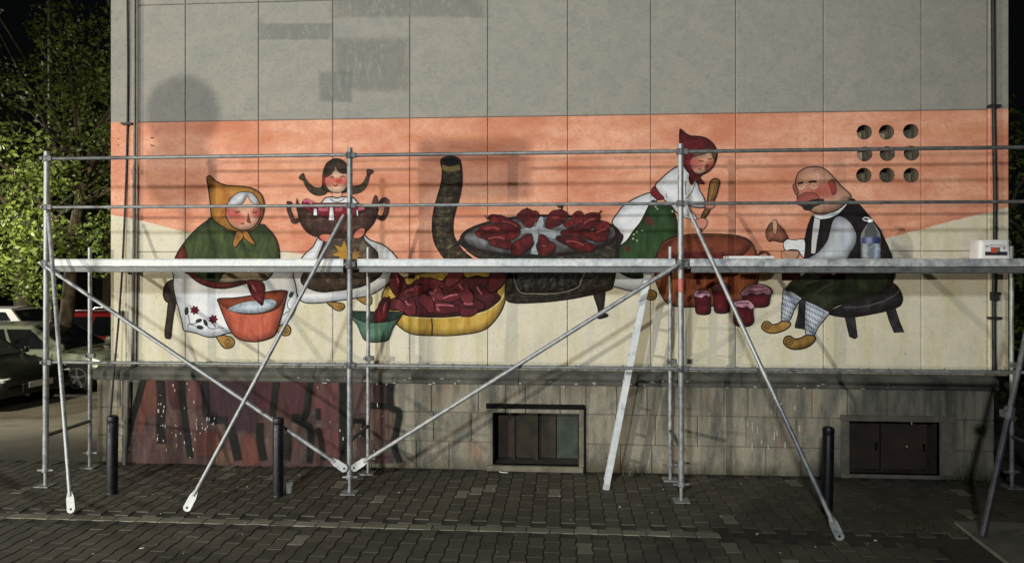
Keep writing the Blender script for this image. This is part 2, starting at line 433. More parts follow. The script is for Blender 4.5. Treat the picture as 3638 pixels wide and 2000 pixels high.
def wall_panels():
    cols = [FXL] + JX + [FXR]; rows = JZ + [9.0]
    for j in range(len(rows) - 1):
        for i in range(len(cols) - 1):
            g = .003
            x0, x1, z0, z1 = cols[i] + g, cols[i+1] - g, rows[j] + g, rows[j+1] - g
            if j == 0: z0 = 1.10
            hs = [circ(v, VR) for v in VENTS if x0 < v.x < x1 and z0 < v.z < z1]
            b = .006
            mb = MB()
            out = [(x0+b, z0+b), (x1-b, z0+b), (x1-b, z1-b), (x0+b, z1-b)]
            big = [(x0, z0), (x1, z0), (x1, z1), (x0, z1)]
            loops = [[Vector((x, z, 0)) for x, z in out]] + [[Vector((x, z, 0)) for x, z in h] for h in hs]
            flat = [p for l in loops for p in l]
            mb.v += [Vector((p.x, 0, p.y)) for p in flat]
            for tri in tessellate_polygon(loops): mb.f.append(tuple(tri)); mb.m.append(0)
            for k in range(4):
                q = (k+1) % 4
                mb.face([(out[k][0], 0, out[k][1]), (big[k][0], b, big[k][1]), (big[q][0], b, big[q][1]), (out[q][0], 0, out[q][1])])
                mb.face([(big[k][0], b, big[k][1]), (big[k][0], .03, big[k][1]), (big[q][0], .03, big[q][1]), (big[q][0], b, big[q][1])])
            mb.build('wall_panel', WALL_M, HOUSE)
    # what shows in the joints
    mb = MB()
    poly_prism(mb, [(FXL, 1.1), (FXR, 1.1), (FXR, 9), (FXL, 9)], [circ(v, VR) for v in VENTS], .016, .03)
    mb.build('mortar_bed', DARK_M, HOUSE)
    # corner strips, a little proud of the field
    for (a, b) in ((XL, FXL - .004), (FXR + .004, XR)):
        MB().box((a, -.022, 1.10), (b, .28, 9.0), bev=.008).build('corner_strip', WALL_M, HOUSE)
    # the block of the house behind
    side = plain('side_render', (96, 88, 78), (122, 114, 100), 3, .9, obj=False)
    MB().box((XL + .01, .29, .0), (XR - .01, 9.5, 9.0)).build('house_body', side, HOUSE)
    MB().box((XL - .25, -.3, 9.0), (XR + .25, 9.8, 9.25)).build('roof', side, HOUSE)
    # round vent holes with rubble inside
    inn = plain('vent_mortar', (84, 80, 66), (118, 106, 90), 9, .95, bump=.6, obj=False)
    lit = plain('vent_clay_lit', (150, 124, 100), (205, 176, 150), 9, .95, obj=False)  # lighter copy for some rubble, light falling in the holes painted in
    random.seed(5)
    for k, v in enumerate(VENTS):
        mb = MB(); n = 24; c = circ(v, VR)
        for i in range(n):
            a, b = c[i], c[(i+1) % n]; mb.face([(a[0], .004, a[1]), (b[0], .004, b[1]), (b[0], .17, b[1]), (a[0], .17, a[1])])
        mb.face([(x, .165, z) for x, z in c])
        vh = mb.build('vent_hole', inn, HOUSE)
        dx, dz = ((-.03, -.03), (.0, -.035), (.03, -.05), (-.025, -.01), (-.045, -.005), (.03, -.03), (.03, -.02), (.0, .0), (.025, -.01))[k]
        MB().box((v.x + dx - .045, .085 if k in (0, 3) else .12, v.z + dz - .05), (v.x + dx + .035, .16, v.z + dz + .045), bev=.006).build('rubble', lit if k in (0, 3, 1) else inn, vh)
    for (x, y) in ((298, 350), (381, 347), (298, 366), (381, 366)):
        p = on_y(x * K, y * K, -.02)
        MB().tube([(p.x, .01, p.z), (p.x, -.03, p.z)], .007, 8).build('wall_plug', DARK_M, HOUSE)
wall_panels()

# ---- plinth of cut blocks, ledge, basement windows
PXL, PXR = on_y(243 * K, 1000 * K, -.06).x, on_y(2502 * K, 1000 * K, -.06).x
WIN = []
for (xa, xb, ya, yb) in ((1240, 1456, 1030, 1168), (2137, 2364, 1062, 1193)):
    a = on_y(xa * K, yb * K, -.06); b = on_y(xb * K, ya * K, -.06); WIN.append((a.x, b.x, max(.045, a.z), b.z))
def plinth_material():
    t = NT('plinth_stone'); p = t.pos()
    n = t.noise(p, 1.6, 5, .65, .5); n2 = t.noise(t.pos((3, 3, .8)), 2.4, 5, .65)
    c = t.mix(n, lin((120, 115, 102)), lin((180, 173, 153)))
    c = t.mix(t.ramp(n2, [(.45, g01(0)), (.68, g01(.85))]), c, lin((84, 85, 80)))
    c = t.mix(t.ramp(t.noise(p, 2.7, 4), [(.56, g01(0)), (.72, g01(.6))]), c, lin((150, 116, 98)))
    f = t.noise(p, 75, 3, .7); c = t.mix(.6, c, t.ramp(f, [(.3, g01(.6)), (.65, g01(1))]), 'MULTIPLY')
    oi = t.new('ShaderNodeObjectInfo'); c = t.mix(.8, c, t.ramp(oi.outputs['Random'], [(0, g01(.82)), (1, g01(1.0))]), 'MULTIPLY')
    # soil splash near the pavement
    g = t.new('ShaderNodeNewGeometry'); sp = t.new('ShaderNodeSeparateXYZ'); t.con(g.outputs['Position'], sp.inputs[0])
    low = t.math('SUBTRACT', t.noise(t.pos((1, 1, .5)), 5, 4, .7), t.math('MULTIPLY', sp.outputs[2], 2.6))
    c = t.mix(t.ramp(low, [(.05, g01(0)), (.5, g01(.75))]), c, lin((66, 62, 52)))
    st = t.math('SUBTRACT', t.noise(t.pos((4, 4, .25)), 3.2, 4, .6), t.math('MULTIPLY', t.math('SUBTRACT', .95, sp.outputs[2]), .38))
    c = t.mix(t.ramp(st, [(.38, g01(0)), (.60, g01(.5))]), c, lin((74, 74, 69)))
    t.bump(t.math('ADD', f, t.noise(p, 11, 3)), .5, .012)
    return t.out(c, .92, 0, .2)
PLINTH_M = plinth_material()
LEDGE_M = plain('ledge_concrete', (56, 57, 54), (104, 102, 94), 4, .92, bump=.5, obj=False)
def plinth():
    random.seed(3); yf = -.06
    back = MB(); poly_prism(back, [(PXL + .01, 0), (PXR - .01, 0), (PXR - .01, .95), (PXL + .01, .95)],
                            [[(a, z0), (b, z0), (b, z1), (a, z1)] for a, b, z0, z1 in WIN], -.046, .0)
    back.build('mortar_bed', DARK_M, HOUSE)
    rows = [0, .31, .635, .955]
    for j in range(3):
        z0, z1 = rows[j] + .003, rows[j+1] - .003
        spans = [(PXL, PXR)]
        for a, b, w0, w1 in WIN:
            if w0 < z1 - .05 and w1 > z0 + .05:
                spans = [q for s in spans for q in (((s[0], a - .0), (b + .0, s[1])) if s[0] < a and b < s[1] else (s,))]
        for (a, b) in spans:
            x = a
            while x < b - .02:
                w = random.choice((.24, .31, .37, .44, .56)) * random.uniform(.9, 1.1)
                if b - (x + w) < .16: w = b - x
                d = random.uniform(-.004, .005); top = z1
                MB().box((x + .003, yf + d, z0), (x + w - .003, -.02, top), bev=.006).build('plinth_block', PLINTH_M, HOUSE)
                x += w
    # sides of the plinth where it stands proud of the house corner
    MB().box((PXL + .004, -.04, 0), (XL + .02, 2.4, .95)).build('plinth_return', PLINTH_M, HOUSE)
    # ledge, cast in lengths
    L = PXL - .02; ends = [L, L + 2.6, L + 4.9, L + 7.3, PXR + .02]
    for a, b in zip(ends[:-1], ends[1:]):
        mb = MB(); pr = [(0, 1.105), (-.085, 1.07), (-.105, 1.05), (-.105, .975), (-.09, .955), (0, .955)]
        n = len(mb.v)
        for x in (a + .003, b - .003):
            for (y, z) in pr: mb.v.append(Vector((x, y, z)))
        k = len(pr)
        for i in range(k): q = (i+1) % k; mb.f.append((n+i, n+q, n+k+q, n+k+i)); mb.m.append(0)
        mb.f.append(tuple(range(n, n+k))[::-1]); mb.f.append(tuple(range(n+k, n+2*k))); mb.m += [0, 0]
        mb.build('ledge', LEDGE_M, HOUSE)
plinth()
def basement_windows():
    brown = plain('rusty_shutter', (34, 26, 21), (60, 44, 34), 5, .8, bump=.3, obj=False)
    reveal = plain('window_reveal', (52, 47, 40), (78, 72, 60), 6, .9, bump=.4, obj=False)
    black = plain('black_iron', (9, 9, 9), (20, 19, 18), 8, .9, 0, .15, obj=False)
    teal = plain('flaking_teal_board', (36, 42, 34), (66, 76, 66), 5, .85, obj=False)
    olive = plain('shaded_olive_board', (26, 24, 18), (60, 54, 40), 5, .9, obj=False)  # board colours darkened, the shade of the recess painted in
    frame = plain('window_surround', (88, 83, 72), (124, 117, 100), 7, .9, bump=.4, obj=False)
    for k, (a, b, z0, z1) in enumerate(WIN):
        w = empty('basement_window', ((a + b) / 2, -.05, z0), HOUSE)
        w['label'] = ('basement window with black lintel and flaking boards behind', 'basement window closed by rusty brown shutters in a pale surround')[k]
        dp = .24
        mb = MB()
        mb.face([(a, -.058, z0), (b, -.058, z0), (b, dp, z0), (a, dp, z0)]); mb.face([(a, -.058, z1), (b, -.058, z1), (b, dp, z1), (a, dp, z1)])
        mb.face([(a, -.058, z0), (a, -.058, z1), (a, dp, z1), (a, dp, z0)]); mb.face([(b, -.058, z0), (b, -.058, z1), (b, dp, z1), (b, dp, z0)])
        mb.build('reveal', reveal, w)
        W = b - a
        if k == 0:
            for (p, q, m) in ((.0, .22, brown), (.225, .50, olive), (.505, .74, olive), (.745, 1.0, teal)):
                MB().box((a + W*p, .19 + .02 * (p > .5), z0 + .01), (a + W*q - .004, .22 + .02 * (p > .5), z1 - .01), bev=.004).build('board', m, w)
            for q in (.22, .5): MB().box((a + W*q - .012, .16, z0), (a + W*q + .018, .188, z1)).build('mullion', brown, w)
            MB().box((a - .075, -.085, z1 + .002), (b + .065, -.02, z1 + .055), bev=.004).build('lintel', black, w)
            MB().box((b + .003, -.072, .0), (b + .055, -.03, z1), bev=.004).build('jamb', frame, w)
            MB().box((b + .058, -.082, .0), (b + .075, -.03, z1 + .03), bev=.003).build('iron_strip', black, w)
            MB().box((a - .07, -.095, .0), (b + .05, -.02, z0 - .002), bev=.006).build('sill', frame, w)
        else:
            for (p, q) in ((.0, .41), (.43, .95)):
                s = MB().box((a + W*p + .004, .10, z0 + .01), (a + W*q, .13, z1 - .01), bev=.005).build('shutter', brown, w)
                MB().box((a + W*q - .05, .082, z0 + .22), (a + W*q - .03, .099, z0 + .30)).build('handle', black, s)
            MB().box((a + W*.41, .07, z0), (a + W*.43, .11, z1)).build('mullion', brown, w)
            MB().box((a - .10, -.085, z1 + .002), (b + .145, -.03, z1 + .065), bev=.006).build('lintel', frame, w)
            MB().box((b + .01, -.078, z0), (b + .135, -.03, z1), bev=.006).build('jamb', frame, w)
            MB().box((a - .09, -.075, .0), (a - .004, -.03, z1), bev=.006).build('jamb', frame, w)
basement_windows()
def wall_cables():
    dark = plain('cable_rubber', (20, 20, 20), (38, 36, 34), 12, .6, obj=False)
    grey = plain('conduit_grey', (120, 116, 106), (150, 144, 130), 12, .6, obj=False)
    def P(x, y, off): v = on_y(x * K, y * K, -off); return v
    # left: thin cable that leaves the wall low down, and a grey conduit
    pts = [P(320, -60, .05), P(322, 150, .04), P(321, 310, .035), P(318, 430, .035), P(313, 560, .05), P(307, 690, .07), P(300, 790, .10), P(292, 880, .14), P(284, 970, .17), P(277, 1060, .19)]
    sm = []
    for i in range(len(pts) - 1):
        for k in range(4): sm.append(pts[i].lerp(pts[i+1], k / 4))
    c = MB().tube(sm + [pts[-1]], .011, 8).build('hanging_cable', dark, HOUSE, True)
    MB().obox(P(305, 793, .08), (.022, 0, 0), (0, .02, 0), (0, 0, .05)).build('cable_clamp', dark, c)
    for x in (338, 345):
        MB().tube([P(x, -60, .035), P(x, 300, .035), P(x - 2, 700, .035), P(x - 5, 915, .035)], .013 if x == 338 else .007, 8).build('conduit', grey, HOUSE, True)
    MB().tube([on_y(322 * K, 960 * K, -.12), on_y(314 * K, 1170 * K, -.12)], .024, 10).build('conduit', plain('conduit_dark', (86, 84, 78), (108, 104, 96), 10, .6, obj=False), HOUSE, True)
    b = P(320, 312, .05); MB().obox(b, (.06, 0, 0), (0, .03, 0), (0, 0, .012)).build('cable_bracket', dark, HOUSE)
    # right: thick lightning conductor with brackets
    pts = [P(2498, -60, .05), P(2500, 270, .05), P(2504, 500, .05), P(2503, 640, .05), P(2500, 745, .05), P(2501, 935, .05)]
    c = MB().tube(pts, .020, 10).build('lightning_conductor', dark, HOUSE, True)
    for (x, y) in ((2500, 268), (2501, 672), (2502, 800)):
        MB().obox(P(x, y, .04), (.055, 0, 0), (0, .035, 0), (0, 0, .014)).build('bracket', dark, c)
    MB().obox(P(2502, 745, .05), (.034, 0, 0), (0, .03, 0), (0, 0, .045)).build('test_joint', dark, c)
wall_cables()
# ================================================================ the mural: flat paint on the wall, one piece of paint per shape
def crop(x0, y0, s): return lambda pts: [(x0 + p[0] / s, y0 + p[1] / s) for p in pts]
CA = crop(550, 580, 4.046); CB = crop(550, 900, 3.54); CG = crop(1000, 520, 3.54); CH = crop(1000, 820, 3.371)
CP = crop(1300, 880, 3.933); CS = crop(1500, 520, 2.248); CR = crop(2150, 440, 3.372); CK = crop(2150, 780, 3.371)
CM = crop(2650, 560, 3.54); CN = crop(2650, 900, 3.727); CGR = crop(400, 1260, 2.342); CD = crop(0, 0, 0.70808)
def spline(pts, closed=True, sub=5):
    n = len(pts); out = []
    rng = n if closed else n - 1
    for i in range(rng):
        if closed: p0, p1, p2, p3 = pts[(i-1) % n], pts[i], pts[(i+1) % n], pts[(i+2) % n]
        else: p0, p1, p2, p3 = pts[max(i-1, 0)], pts[i], pts[i+1], pts[min(i+2, n-1)]
        for k in range(sub):
            t = k / sub; t2 = t*t; t3 = t2*t
            out.append(tuple(.5 * ((2*p1[a]) + (-p0[a]+p2[a])*t + (2*p0[a]-5*p1[a]+4*p2[a]-p3[a])*t2 + (-p0[a]+3*p1[a]-3*p2[a]+p3[a])*t3) for a in range(len(p1))))
    if not closed: out.append(tuple(pts[-1]))
    return out
INK = paint((52, 40, 34), (34, 28, 26))
class Fig:
    def __init__(s, name, label=None, base=0.0015, wall_y=0.0, step=.00035, parent=None):
        s.e = empty(name, (0, 0, 0), parent or HOUSE); s.k = 0; s.base = base; s.step = step; s.wy = wall_y
        if label: s.e['label'] = label
        s.first = True
    def off(s): s.k += 1; return s.wy - s.base - s.step * s.k
    def W(s, p): v = on_y(p[0], p[1], s.wy); return (v.x, v.z)
    def _fill(s, mb, pts, y, mi):
        loop = [Vector((x, z, 0)) for x, z in pts]; n = len(mb.v)
        mb.v += [Vector((p.x, y, p.y)) for p in loop]
        for tri in tessellate_polygon([loop]): mb.f.append(tuple(n + i for i in tri)); mb.m.append(mi)
    def _ribbon(s, mb, pts, w, y, mi, closed):
        n = len(mb.v); k = len(pts); ws = w if isinstance(w, list) else [w] * k
        for i in range(k):
            a = pts[(i-1) % k] if closed or i else pts[i]; b = pts[(i+1) % k] if closed or i < k-1 else pts[i]
            d = Vector((b[0]-a[0], b[1]-a[1])); d = d.normalized() if d.length > 1e-9 else Vector((1, 0)); q = Vector((-d.y, d.x)) * ws[i] * .5
            mb.v += [Vector((pts[i][0]+q.x, y, pts[i][1]+q.y)), Vector((pts[i][0]-q.x, y, pts[i][1]-q.y))]
        for i in range(k if closed else k-1):
            j = (i+1) % k; mb.f.append((n+2*i, n+2*i+1, n+2*j+1, n+2*j)); mb.m.append(mi)
    def shape(s, name, pts, mat, ink=.013, smooth=True, inkm=None):
        pts = spline(pts) if smooth else pts
        w = [s.W(p) for p in pts]; mb = MB(); y = s.off(); s._fill(mb, w, y, 0)
        mats = [mat]
        if ink: s._ribbon(mb, w, ink, y - s.step * .45, 1, True); mats.append(inkm or INK)
        area = sum(w[i-1][0]*w[i][1] - w[i][0]*w[i-1][1] for i in range(len(w))) / 2
        vals = None
        if ink and smooth and abs(area) > .03:      # the painter's darker modelling along the edge of a form
            sg = 1 if area > 0 else -1; k = len(w); wd = min(.085, .28 * math.sqrt(abs(area))); vals = [0.0] * len(mb.v); n = len(mb.v)
            for i in range(k):
                a, b = w[i-3], w[(i+3) % k]; d = Vector((b[0]-a[0], b[1]-a[1])); d = d.normalized() if d.length > 1e-9 else Vector((1, 0)); nr = Vector((-d.y, d.x)) * sg
                f = .32 + .34 * max(0, nr.x * -.6 + nr.y * .7)      # heavier on one side, as the painter brushed it
                for t_, al in ((0, f), (.45, f*.5), (1, 0)):
                    mb.v.append(Vector((w[i][0] + nr.x*wd*t_, y - s.step*.25, w[i][1] + nr.y*wd*t_))); vals.append(al)
            for i in range(k):
                j = (i+1) % k
                for q in (0, 1): mb.f.append((n+3*i+q, n+3*i+q+1, n+3*j+q+1, n+3*j+q)); mb.m.append(2)
            mats.append(SHADE_W if mat in (WHITE, STOCK_) else SHADE)
        me = mb.mesh(name, mats)
        if vals: at_ = me.attributes.new('dab', 'FLOAT', 'POINT'); at_.data.foreach_set('value', vals)
        return link(name, me, s.e)
    def stroke(s, name, pts, width, mat, smooth=True, closed=False):
        """width in metres: one number or one per point"""
        if isinstance(width, (list, tuple)): q = [(p[0], p[1], w) for p, w in zip(pts, width)]
        else: q = [(p[0], p[1], width) for p in pts]
        q = spline(q, closed, 6) if smooth else q
        mb = MB(); s._ribbon(mb, [s.W(p) for p in q], [p[2] for p in q], s.off(), 0, closed); return mb.build(name, mat, s.e)
    def strokes(s, name, lines, width, mat, smooth=True):
        mb = MB(); y = s.off(); one = len(lines) > 14
        for pts in lines:
            q = spline(pts, False, 5) if smooth else pts
            s._ribbon(mb, [s.W(p) for p in q], width, y, 0, False)
            if not one: mb.build(name, mat, s.e); mb = MB()
        if one: tag(mb.build(name, mat, s.e), kind='stuff')
    def spray(s, name, pts, width, mat, soft=.3):
        """a sprayed line with soft edges"""
        q = [s.W(p) for p in spline(pts, False, 6)]; mb = MB(); y = s.off(); k = len(q); vals = []
        for i in range(k):
            a, b = q[max(i-1, 0)], q[min(i+1, k-1)]; d = Vector((b[0]-a[0], b[1]-a[1])).normalized(); n = Vector((-d.y, d.x))
            for u, al in ((-.5-soft*.5, 0), (-.5+soft*.5, 1), (.5-soft*.5, 1), (.5+soft*.5, 0)):
                mb.v.append(Vector((q[i][0]+n.x*u*width, y, q[i][1]+n.y*u*width))); vals.append(al * (1 if 0 < i < k-1 else .3))
        for i in range(k-1):
            for j in range(3): mb.f.append((4*i+j, 4*i+j+1, 4*i+5+j, 4*i+4+j)); mb.m.append(0)
        me = mb.mesh(name, mat); at_ = me.attributes.new('dab', 'FLOAT', 'POINT'); at_.data.foreach_set('value', vals); return link(name, me, s.e)
    def cloud(s, name, pts, mat):
        """a sprayed patch fading out at its rim"""
        q = [s.W(p) for p in spline(pts)]; y = s.off(); k = len(q); c = (sum(p[0] for p in q)/k, sum(p[1] for p in q)/k); mb = MB(); vals = [1]
        mb.v.append(Vector((c[0], y, c[1])))
        for f, al in ((.78, .9), (1.1, 0)):
            for p in q: mb.v.append(Vector((c[0]+(p[0]-c[0])*f, y, c[1]+(p[1]-c[1])*f))); vals.append(al)
        for i in range(k):
            j = (i+1) % k; mb.f += [(0, 1+i, 1+j), (1+i, 1+k+i, 1+k+j, 1+j)]; mb.m += [0, 0]
        me = mb.mesh(name, mat); at_ = me.attributes.new('dab', 'FLOAT', 'POINT'); at_.data.foreach_set('value', vals); return link(name, me, s.e)
    def blush(s, name, c, r, col, skin, ry=None):
        """a dab of colour rubbed out into the skin around it"""
        mb = MB(); y = s.off(); cx, cz = s.W(c); ry = ry or r; n = 28; vals = [1.0]
        mb.v.append(Vector((cx, y, cz)))
        for kk, (rr, vv) in enumerate(((.45, .8), (.75, .35), (1.0, 0.0))):
            for i in range(n): mb.v.append(Vector((cx + r*rr*math.cos(2*math.pi*i/n), y, cz + ry*rr*math.sin(2*math.pi*i/n)))); vals.append(vv)
        for i in range(n):
            j = (i+1) % n; mb.f.append((0, 1+i, 1+j)); mb.m.append(0)
            for q in (0, 1): mb.f.append((1+q*n+i, 1+(q+1)*n+i, 1+(q+1)*n+j, 1+q*n+j)); mb.m.append(0)
        t = NT('blush_paint'); a = t.new('ShaderNodeAttribute'); a.attribute_name = 'dab'
        f = t.math('MULTIPLY', a.outputs['Fac'], t.ramp(t.noise(t.pos(), 25, 3), [(.3, g01(.34)), (.6, g01(.58))]))
        tr = t.new('ShaderNodeBsdfTransparent'); mx = t.new('ShaderNodeMixShader'); t.out(lin(col), .85, 0, .2)
        t.con(f, mx.inputs[0]); t.con(tr.outputs[0], mx.inputs[1]); t.con(t.b.outputs[0], mx.inputs[2])
        t.con(mx.outputs[0], t.n['Material Output'].inputs[0])
        me = mb.mesh(name, t.mat); at = me.attributes.new('dab', 'FLOAT', 'POINT'); at.data.foreach_set('value', vals)
        return link(name, me, s.e)
    def ell(s, name, c, rx, ry, rot, mat, ink=.008, jag=0.0):
        pts = []
        for i in range(16):
            q = 2*math.pi*i/16; x, y = rx*math.cos(q), ry*math.sin(q); cr, sr = math.cos(R(rot)), math.sin(R(rot))
            kx = 1 + jag * math.sin(3*q + c[0])
            pts.append((c[0] + (x*cr - y*sr)*kx, c[1] + (x*sr + y*cr)*kx))
        return s.shape(name, pts, mat, ink)
    def star(s, name, c, r, n, mat, inner=.5, ink=.006, rot=0):
        pts = []
        for i in range(2*n):
            q = math.pi*i/n + rot; rr = r if i % 2 == 0 else r*inner
            pts.append((c[0] + rr*math.cos(q), c[1] + rr*math.sin(q)))
        return s.shape(name, pts, mat, ink, smooth=False)
def spiral(c, r, turns=1.6, n=16, start=0.0):
    return [(c[0] + r*(1 - i/n*.85)*math.cos(start + 2*math.pi*turns*i/n), c[1] + r*(1 - i/n*.85)*math.sin(start + 2*math.pi*turns*i/n)) for i in range(n)]

WHITE = paint((226, 228, 230), (204, 210, 220), (236, 234, 230), 5)
SKIN = paint((236, 184, 152), (224, 164, 134))
SHOE = paint((172, 130, 56), (140, 100, 42), (196, 156, 80), 9)
RED = paint((128, 34, 42), (96, 24, 32), (158, 52, 56), 9)
PINKHI = paint((196, 110, 118), (168, 78, 90), scale=16)
LINE = .011
SHADE = paint((58,40,34),(44,32,28),None,9,(1,1,1),True,.35,True); SHADE_W = paint((134,140,152),(120,124,136),None,9,(1,1,1),True,.35,True); STOCK_ = paint((214,220,230),(190,200,216))

# ---- overpainted patches high on the wall
F = Fig('overpaint', 'darker rectangular patches of overpainted grey render', base=.0012)
G1 = paint((160, 161, 153), (150, 153, 146), None, 5, (1,1,1), True, .8, True); G2 = paint((164, 162, 153), (154, 154, 147), None, 5, (1,1,1), True, .85, True); G3 = paint((172, 164, 150), (158, 152, 140))
def soft_rect(x0, y0, x1, y1, n=7):
    q = [(x0 + (x1-x0)*k/n, y0) for k in range(n)] + [(x1, y0 + (y1-y0)*k/n) for k in range(n)] + [(x1 - (x1-x0)*k/n, y1) for k in range(n)] + [(x0, y1 - (y1-y0)*k/n) for k in range(n)]
    return CD(q)
for a_ in ((656, 60, 834, 100), (842, 98, 1026, 228), (804, 182, 884, 256), (842, -30, 1220, 44)): F.cloud('patch', soft_rect(*a_), G2 if a_[0] > 1000 or a_[0] == 842 else G1)

# ---- old woman in the green coat
F = Fig('painted_old_woman', 'painted old woman in ochre headscarf and green coat washing peppers')
F.shape('stool', CB([(250,335),(190,345),(130,400),(106,480),(112,550),(145,605),(200,622),(280,610),(300,400)]), paint((84,70,58),(58,48,42)))
F.shape('stool_leg', CB([(180,600),(262,600),(240,760),(220,900),(203,1055),(165,1072),(132,1050),(130,960),(152,800)]), paint((84,70,58),(60,50,44)))
F.shape('shoe', CB([(775,1040),(850,1030),(930,1042),(985,1075),(1005,1120),(982,1170),(925,1196),(865,1182),(815,1120)]), SHOE)
F.stroke('shoe_curl', CB(spiral((925,1115), 55)), .008, INK)
F.shape('shoe', CB([(1535,935),(1600,878),(1680,905),(1712,960),(1692,1020),(1630,1034),(1560,1000)]), SHOE)
F.stroke('shoe_curl', CB(spiral((1645,965), 42)), .008, INK)
F.shape('skirt', CB([(245,150),(238,300),(236,420),(262,560),(300,700),(340,850),(368,968),(440,985),(540,1010),(640,1045),(720,1055),(800,1040),(900,1010),(1000,1000),(1250,1000),(1520,930),(1660,862),(1745,760),(1790,620),(1782,450),(1745,300),(1690,205),(1200,120),(600,100)]), WHITE)
LEAF = paint((46,78,58),(34,60,46)); FLOW = paint((140,34,48),(112,26,38))
F.strokes('embroidery_stem', [CB(q) for q in ([(425,770),(436,880),(410,920)],[(435,885),(500,884),(540,860)],[(445,890),(520,915)],[(640,880),(690,942),(770,945),(820,930),(872,942)],[(740,890),(770,930)],[(1712,540),(1668,630),(1690,700),(1742,715),(1660,742),(1612,785)])], .009, LEAF)
for c in ((505,715),(738,828)): F.star('embroidered_flower', CB([c])[0], 62/3.54, 7, FLOW, .62)
for (x, y, a, b, r) in ((402,725,26,52,0),(556,846,42,24,-20),(570,930,45,26,10),(640,872,22,48,-25),(1716,520,26,42,30)):
    F.ell('embroidered_leaf', CB([(x,y)])[0], a/3.54, b/3.54, r, LEAF, 0)
F.shape('sleeve', CB([(790,365),(850,260),(900,180),(1450,190),(1425,320),(1290,350),(1150,350),(1000,372),(880,378)]), paint((208,188,152),(188,170,138)))
F.shape('coat', CA([(832,788),(740,840),(620,930),(500,1050),(400,1180),(330,1290),(296,1400)]) + CB([(330,200),(480,290),(640,345),(790,362),(870,250),(990,190),(1300,170),(1562,130)]) + CA([(1797,1400),(1792,1260),(1762,1130),(1700,1020),(1620,935),(1530,880),(1300,1000),(1000,900)]), paint((74,92,50),(44,60,40),(104,118,62), 6, (1.6,1,.6)))
F.shape('coat_hem', CA([(296,1400),(340,1290),(400,1185),(440,1230),(462,1300),(468,1400)]) + CB([(430,150),(460,215),(540,290),(650,338),(790,364),(950,368),(1150,345),(1152,372),(1080,400),(960,430),(850,442),(720,430),(600,390),(500,330),(420,250),(340,170)]), paint((156,62,46),(112,44,36),(178,84,58),9))
F.shape('headscarf', CA([(752,215),(790,184),(830,210),(880,258),(960,300),(1060,325),(1180,330),(1330,345),(1450,385),(1530,450),(1570,540),(1576,640),(1560,740),(1520,840),(1470,920),(1390,975),(1290,990),(1170,988),(1060,958),(970,908),(890,850),(830,790),(812,720),(805,600),(790,470),(768,330)]), paint((200,138,52),(168,98,40),(208,150,66),5,(1,1,.7)))
F.shape('face', CA([(1080,540),(1130,480),(1200,430),(1300,414),(1400,435),(1470,500),(1512,590),(1526,690),(1512,790),(1462,880),(1390,945),(1300,965),(1200,950),(1110,900),(1050,820),(1024,730),(1034,640),(1055,590)]), SKIN)
F.shape('hair', CA([(1050,612),(1080,540),(1130,480),(1200,430),(1300,415),(1400,436),(1468,500),(1510,595),(1450,600),(1385,555),(1335,475),(1285,560),(1215,615),(1130,630)]), paint((222,226,230),(196,200,206),None,14), .006)
F.blush('cheek', CA([(1120,715)])[0], .125, (196,62,84), None, .07); F.blush('cheek', CA([(1200,800)])[0], .13, (196,80,70), None, .09); F.blush('cheek', CA([(1460,715)])[0], .085, (200,66,84), None, .07)
F.shape('nose', CA([(1345,700),(1362,760),(1390,862),(1355,862),(1325,840),(1335,770)]), paint((158,84,66),(138,70,58)), 0)
F.strokes('eyes', [CA([(1160,700),(1195,708),(1228,698)]), CA([(1408,705),(1440,712),(1474,700)])], .012, INK)
F.stroke('mouth', CA([(1238,862),(1265,872),(1292,864)]), .012, paint((112,44,40)))
F.shape('scarf_tail', CA([(1180,985),(1240,985),(1275,1010),(1275,1060),(1232,1130),(1150,1212),(1130,1150),(1150,1070)]), paint((196,140,58),(160,100,42)), .009)
F.shape('scarf_tail', CA([(1280,982),(1340,985),(1382,1060),(1452,1162),(1400,1160),(1330,1112),(1285,1062)]), paint((196,140,58),(160,100,42)), .009)
F.shape('bowl', CB([(806,572),(1000,560),(1180,536),(1400,490),(1560,466),(1650,472),(1666,500),(1642,620),(1600,780),(1556,920),(1520,1010),(1460,1062),(1340,1100),(1230,1110),(1120,1096),(1040,1062),(980,1000),(920,900),(860,760),(815,640)]), paint((204,98,70),(184,82,56),(222,124,96),6,(1.5,1,.6)))
F.shape('bowl_inside', CB([(815,580),(1000,564),(1180,540),(1400,495),(1560,472),(1645,480),(1620,590),(1560,680),(1440,738),(1250,765),(1080,755),(960,718),(870,660)]), paint((180,84,48),(156,70,42)), .008)
F.shape('water', CB([(925,705),(1000,652),(1150,605),(1300,590),(1450,572),(1525,595),(1535,650),(1460,708),(1350,745),(1200,756),(1050,745)]), paint((196,210,220),(164,180,196),(218,226,230),16), .006)
F.shape('pepper', CB([(1172,345),(1290,336),(1372,385),(1382,500),(1377,590),(1356,655),(1290,602),(1230,530),(1190,450)]), RED, .008)
F.stroke('pepper_shine', CB([(1225,385),(1250,440),(1290,490)]), [.004,.03,.004], PINKHI)

